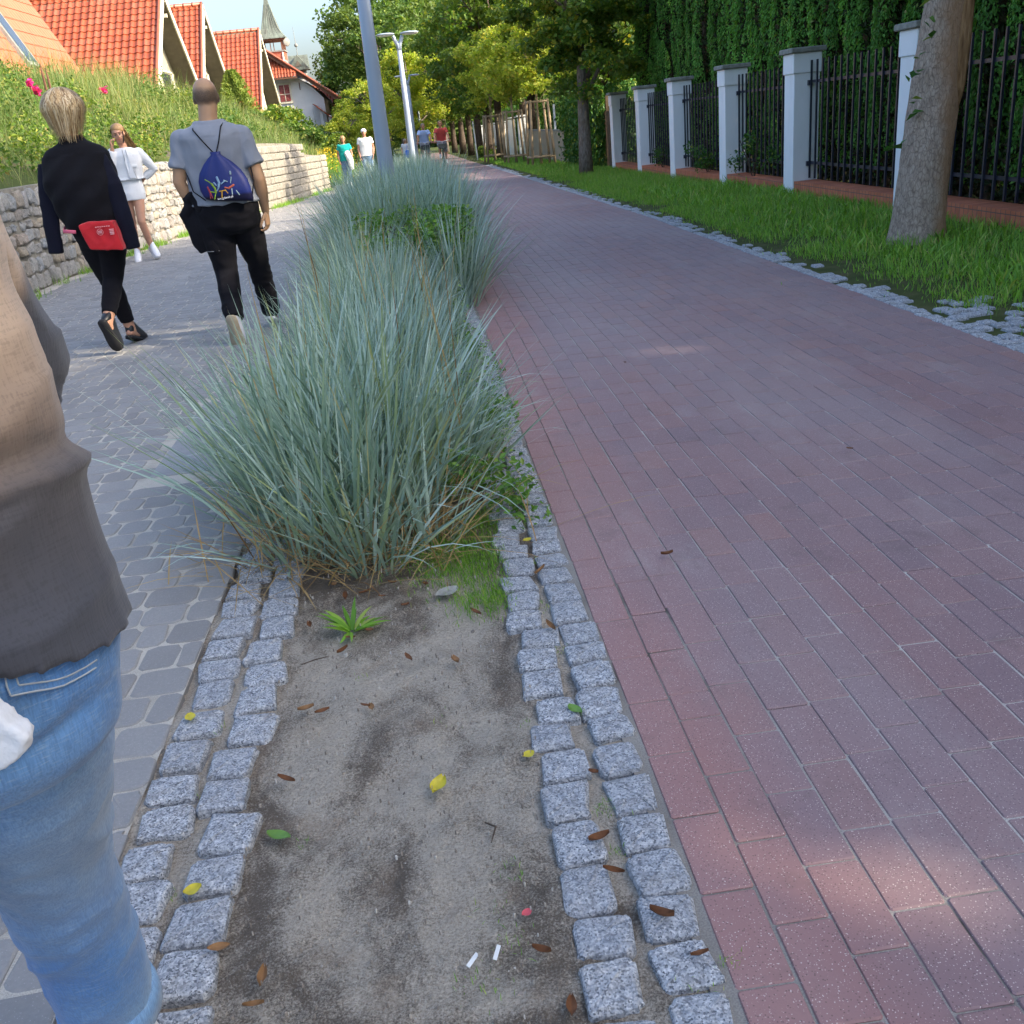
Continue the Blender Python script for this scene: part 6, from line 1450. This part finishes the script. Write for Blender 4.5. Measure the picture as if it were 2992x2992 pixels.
# ---- young woman in white on the phone
def phone_woman():
    root = empty('person', (-3.70,13.7,g0(13.7)), math.pi+.24, 'young woman in a white jacket and short skirt talking on a phone', 'person')
    # local frame faces the camera: +x local is image left
    j = J(head=(.005,.03,1.585), neck=(-.02,0,1.42), chest=(-.03,0,1.25), waist=(0,0,1.06), pelvis=(.01,0,.93), w=.93, hroll=.16, hpitch=-.12, hs=.97,
          shR=(.13,0,1.365), elR=(.20,.08,1.15), wrR=(.115,.10,1.42), shL=(-.19,0,1.345), elL=(-.335,-.08,1.13), wrL=(-.17,-.10,1.02),
          hipR=(.085,0,.89), knR=(.085,-.02,.50), anR=(.11,-.08,.10), toeR=(.12,.05,.035), hipL=(-.07,0,.89), knL=(-.035,.10,.50), anL=(-.085,.0,.19), toeL=(-.12,.12,.10))
    j['anL'] = (-.09,-.02,.16); j['toeL'] = (-.13,.10,.09)
    make_body(root, j, M['skin'], .009, curl=(.5,1.1), handdir=(None,(.0,-.02,1)), palm=((0,1,0),(-1,0,0)), thumb=(1,1))
    face(root, j)
    b = MB(); b.rings([(.01,0,.775,.165,.120),(.01,0,.86,.175,.125),(.0,0,.98,.155,.11),(-.01,0,1.10,.135,.10),(-.02,0,1.30,.145,.10)], 24); link('dress', remesh(b,.010,3,.002,8), M['white_knit'], root)
    make_top(root, j, M['white_knit'], .030, 1.03, 1.42, (1.85,1.9), .010, .003, 'jacket', .02, .018)
    for s in (-1,):
        b = MB(); b.box((-.10,.135,1.19),(.075,.02,.018)); b.box((-.105,.142,1.155),(.085,.012,.008)); b.build('pocket_flap', M['white_knit'], root)
    b = MB(); b.tube([(.0,.125,1.40),(-.005,.146,1.25),(-.02,.150,1.05)], .0045, 6); b.tube([(-.04,.125,1.40),(-.06,.146,1.22),(-.105,.140,1.04)], .0045, 6); b.build('placket', simple('grey_trim', (.30,.31,.33), .8), root, True)
    b = MB(); b.add([(-.002,.152,1.25),(-.018,.158,1.05),(-.10,.150,1.05),(-.058,.152,1.25),(-.035,.130,1.40)], [(0,1,2,3,4)]); b.build('dress_front', simple('white_dress', (.62,.65,.70), .9), root)
    b = MB(); [b.ball((-.035,.142,z),(.006,.004,.006)) for z in (1.33,1.24,1.15,1.08)]; b.build('button', M['chrome'], root, True)
    strands('hair', root, M['hair_honey'], (.005,.014,1.617), (.085,.105,.096), 1900, .46, 21, .007, spread=1.3, lift=.010, sway=(-.55,-.75,0), cut=lambda a,th: math.sin(a) > .12, lmin=.55)
    b = MB(); b.ball((.005,.010,1.646),(.083,.101,.075),18,12); h = b.build('hair_cap', simple('honey_hair_cap', (.34,.205,.095), .5, .4, .2, 40), root, True)
    for s in 'LR': make_shoe(root, j['an'+s], j['toe'+s], M['white_shoe'], M['sole_white'], w=.044)
    t = empty('mobile_phone', (-3.70,13.7,g0(13.7)), math.pi+.24, 'dark mobile phone held to the ear of the young woman in white', 'phone')
    b = MB(); b.bbox((.112,.065,1.545),(.010,.068,.14),.003); o = b.build('phone_body', M['bike_dark'], t); o.rotation_euler = (0,R(-6),0)
phone_woman()
# ---- distant people
def far_person(label, x, y, h, top, bottom, hair=None, yaw=math.pi, cap=None, extra=None, stride=.16, skin='skin_tan', sleeve=.5):
    z = g0(y); root = empty('person', (x,y,z), yaw, label, 'person'); s = h/1.74; root.scale = (s,s,s)
    j = J(w=1.08, elL=(-.25,.0,1.11), wrL=(-.22,.10,.88), elR=(.25,.0,1.11), wrR=(.22,.10,.88), knL=(-.09,.10,.49), anL=(-.09,stride,.09), toeL=(-.09,stride+.15,.035), knR=(.09,.02,.49), anR=(.09,-stride,.13), toeR=(.09,-stride+.12,.04))
    make_body(root, j, M[skin], .014); face(root, j)
    make_trousers(root, j, bottom, .016, 1.0, (.95,.95), .014, .004); make_top(root, j, top, .03, .88, 1.44, (sleeve,sleeve), .014, .006, 'shirt', .02, .022)
    if hair: strands('hair', root, hair, (0,.01,1.625), (.09,.106,.10), 500, .24, 31, .014, spread=1.3, lift=.014, cut=lambda a,th: (math.sin(a) > .25 and th > .12))
    if cap:
        b = MB(); b.ball((0,.005,1.655),(.092,.112,.072),16,10); b.ball((0,.12,1.650),(.065,.06,.010),12,6); b.build('cap', cap, root, True)
    for q in 'LR': make_shoe(root, j['an'+q], j['toe'+q], M['white_shoe'], M['sole_white'])
    return root
M['teal'] = cloth('teal_cotton', (.0,.30,.27), .85, .1); M['white_cotton'] = cloth('white_cotton', (.62,.64,.66), .85, .08); M['jean_mid'] = cloth('mid_blue_jean', (.12,.20,.32), .85, .15); M['beige_cotton'] = cloth('beige_cotton', (.50,.44,.36), .85, .1)
M['red_cotton'] = cloth('faded_red_cotton', (.48,.07,.06), .85, .12); M['pale_blue'] = cloth('pale_blue_cotton', (.34,.46,.72), .85, .08); M['sky_blue'] = cloth('bright_blue', (.05,.18,.62), .7, .1); M['shorts'] = cloth('grey_shorts', (.12,.13,.15), .85, .1)
far_person('distant woman in a teal top carrying a white jacket on her arm', -2.10, 33.0, 1.52, M['teal'], M['jean_mid'], M['hair_honey'])
t = empty('carried_jacket', (-1.97,32.85,g0(33)), 0, 'white jacket over the arm of the distant woman in teal', 'jacket'); b = MB(); b.tube([(-.04,0,.98),(.02,-.05,.80),(.05,-.05,.55)], [.09,.10,.07], 12, round_end=True, flat=.6); link('fabric', remesh(b,.015,2,.01,8), M['white_cotton'], t)
far_person('distant man in a white cap and pale short-sleeved shirt', -1.42, 33.2, 1.68, M['white_cotton'], M['jean_mid'], None, math.pi, M['white_shoe'])
far_person('small distant walker in a white and blue top between the lamp posts', -.22, 47, 1.28, M['white_cotton'], M['jean_mid'], M['hair_grey'])
t = empty('shoulder_bag', (-.13,46.8,g0(47)), 0, 'bright blue bag carried by the small distant walker', 'bag'); b = MB(); b.bbox((0,0,.62),(.26,.12,.34),.03); b.build('sack', M['sky_blue'], t)
b = MB(); b.tube([(-.08,0,.78),(-.03,0,1.0),(.06,0,.78)], .012, 6); b.build('strap', M['sky_blue'], t)
def bicycle(loc, rz, label):
    t = empty('bicycle', loc, rz, label, 'bicycle')
    for y in (-.52,.52):
        b = MB(); n = 28; b.tube([(0,y+.33*math.cos(2*math.pi*k/n),.345+.33*math.sin(2*math.pi*k/n)) for k in range(n+1)], .019, 7); w = b.build('wheel', M['rubber'], t, True)
        b = MB(); b.tube([(0,y+.305*math.cos(2*math.pi*k/n),.345+.305*math.sin(2*math.pi*k/n)) for k in range(n+1)], .008, 6)
        for k in range(14): a = 2*math.pi*k/14; b.tube([(0,y,.345),(0,y+.305*math.cos(a),.345+.305*math.sin(a))], .002, 4)
        b.tube([(-.04,y,.345),(.04,y,.345)], .02, 8); b.build('rim', M['chrome'], w)
    b = MB()
    for p_ in ([(0,-.52,.345),(0,-.10,.30)],[(0,-.10,.30),(0,-.22,.86)],[(0,-.10,.30),(0,.36,.78)],[(0,-.18,.72),(0,.34,.86)],[(0,-.52,.345),(0,-.18,.72)],[(0,.34,.92),(0,.38,.72),(0,.52,.345)]): b.tube(p_, .017, 8)
    b.build('frame', M['bike_dark'], t, True)
    b = MB(); b.tube([(-.30,.16,1.06),(-.22,.30,1.06),(0,.34,1.02),(.22,.30,1.06),(.30,.16,1.06)], .013, 8); b.tube([(0,.34,.90),(0,.34,1.03)], .015, 8); b.build('handlebar', M['chrome'], t, True)
    b = MB(); b.tube([(0,-.36,.91),(0,-.24,.92),(0,-.10,.91)], [.075,.05,.022], 10, round_end=True, flat=.45); b.build('saddle', M['rubber'], t, True)
    b = MB(); b.tube([(-.12,-.10,.17),(-.05,-.10,.17),(-.05,-.10,.30),(.05,-.10,.30),(.05,-.10,.43),(.12,-.10,.43)], .010, 6); b.build('pedal', M['bike_dark'], t)
    b = MB(); b.bbox((0,.52,.86),(.34,.24,.20),.02); b.build('basket', M['bike_dark'], t)
    return t
def cyclist(x, y, label, top, bl, hair):
    z = g0(y); bicycle((x,y,z), math.pi, bl); root = empty('person', (x,y,z), math.pi, label, 'person')
    j = J(pelvis=(0,-.24,1.02), waist=(0,-.20,1.17), chest=(0,-.10,1.36), neck=(0,-.02,1.53), head=(0,.03,1.67), w=1.06,
          shL=(-.18,-.03,1.46), elL=(-.27,.06,1.24), wrL=(-.28,.17,1.09), shR=(.18,-.03,1.46), elR=(.27,.06,1.24), wrR=(.28,.17,1.09),
          hipL=(-.09,-.22,.98), knL=(-.12,.12,.70), anL=(-.11,-.10,.30), toeL=(-.12,.03,.24), hipR=(.09,-.22,.98), knR=(.12,.16,.86), anR=(.11,-.08,.52), toeR=(.12,.05,.47))
    make_body(root, j, M['skin_tan'], .013, curl=(1.2,1.2), palm=((0,0,-1),(0,0,-1))); face(root, j)
    make_trousers(root, j, M['shorts'], .016, 1.10, (.12,.12), .013, .004, 'shorts'); make_top(root, j, top, .03, .98, 1.52, (.55,.55), .013, .006, 'shirt', .01, .022)
    strands('hair', root, hair, (0,.02,1.695), (.088,.104,.096), 400, .16, 33, .014, spread=1.3, lift=.01, cut=lambda a,th: (math.sin(a) > .25 and th > .12))
    for q in 'LR': make_shoe(root, j['an'+q], j['toe'+q], M['white_shoe'], M['sole_white'])
cyclist(1.27, 41.0, 'cyclist in a faded red shirt riding towards the viewer on the red path', M['red_cotton'], 'dark bicycle with a front basket ridden by the cyclist in red', M['hair_honey'])
cyclist(.62, 43.6, 'cyclist in a pale blue shirt riding behind the one in red', M['pale_blue'], 'bicycle of the second cyclist, partly hidden behind the red one', M['hair_grey'])
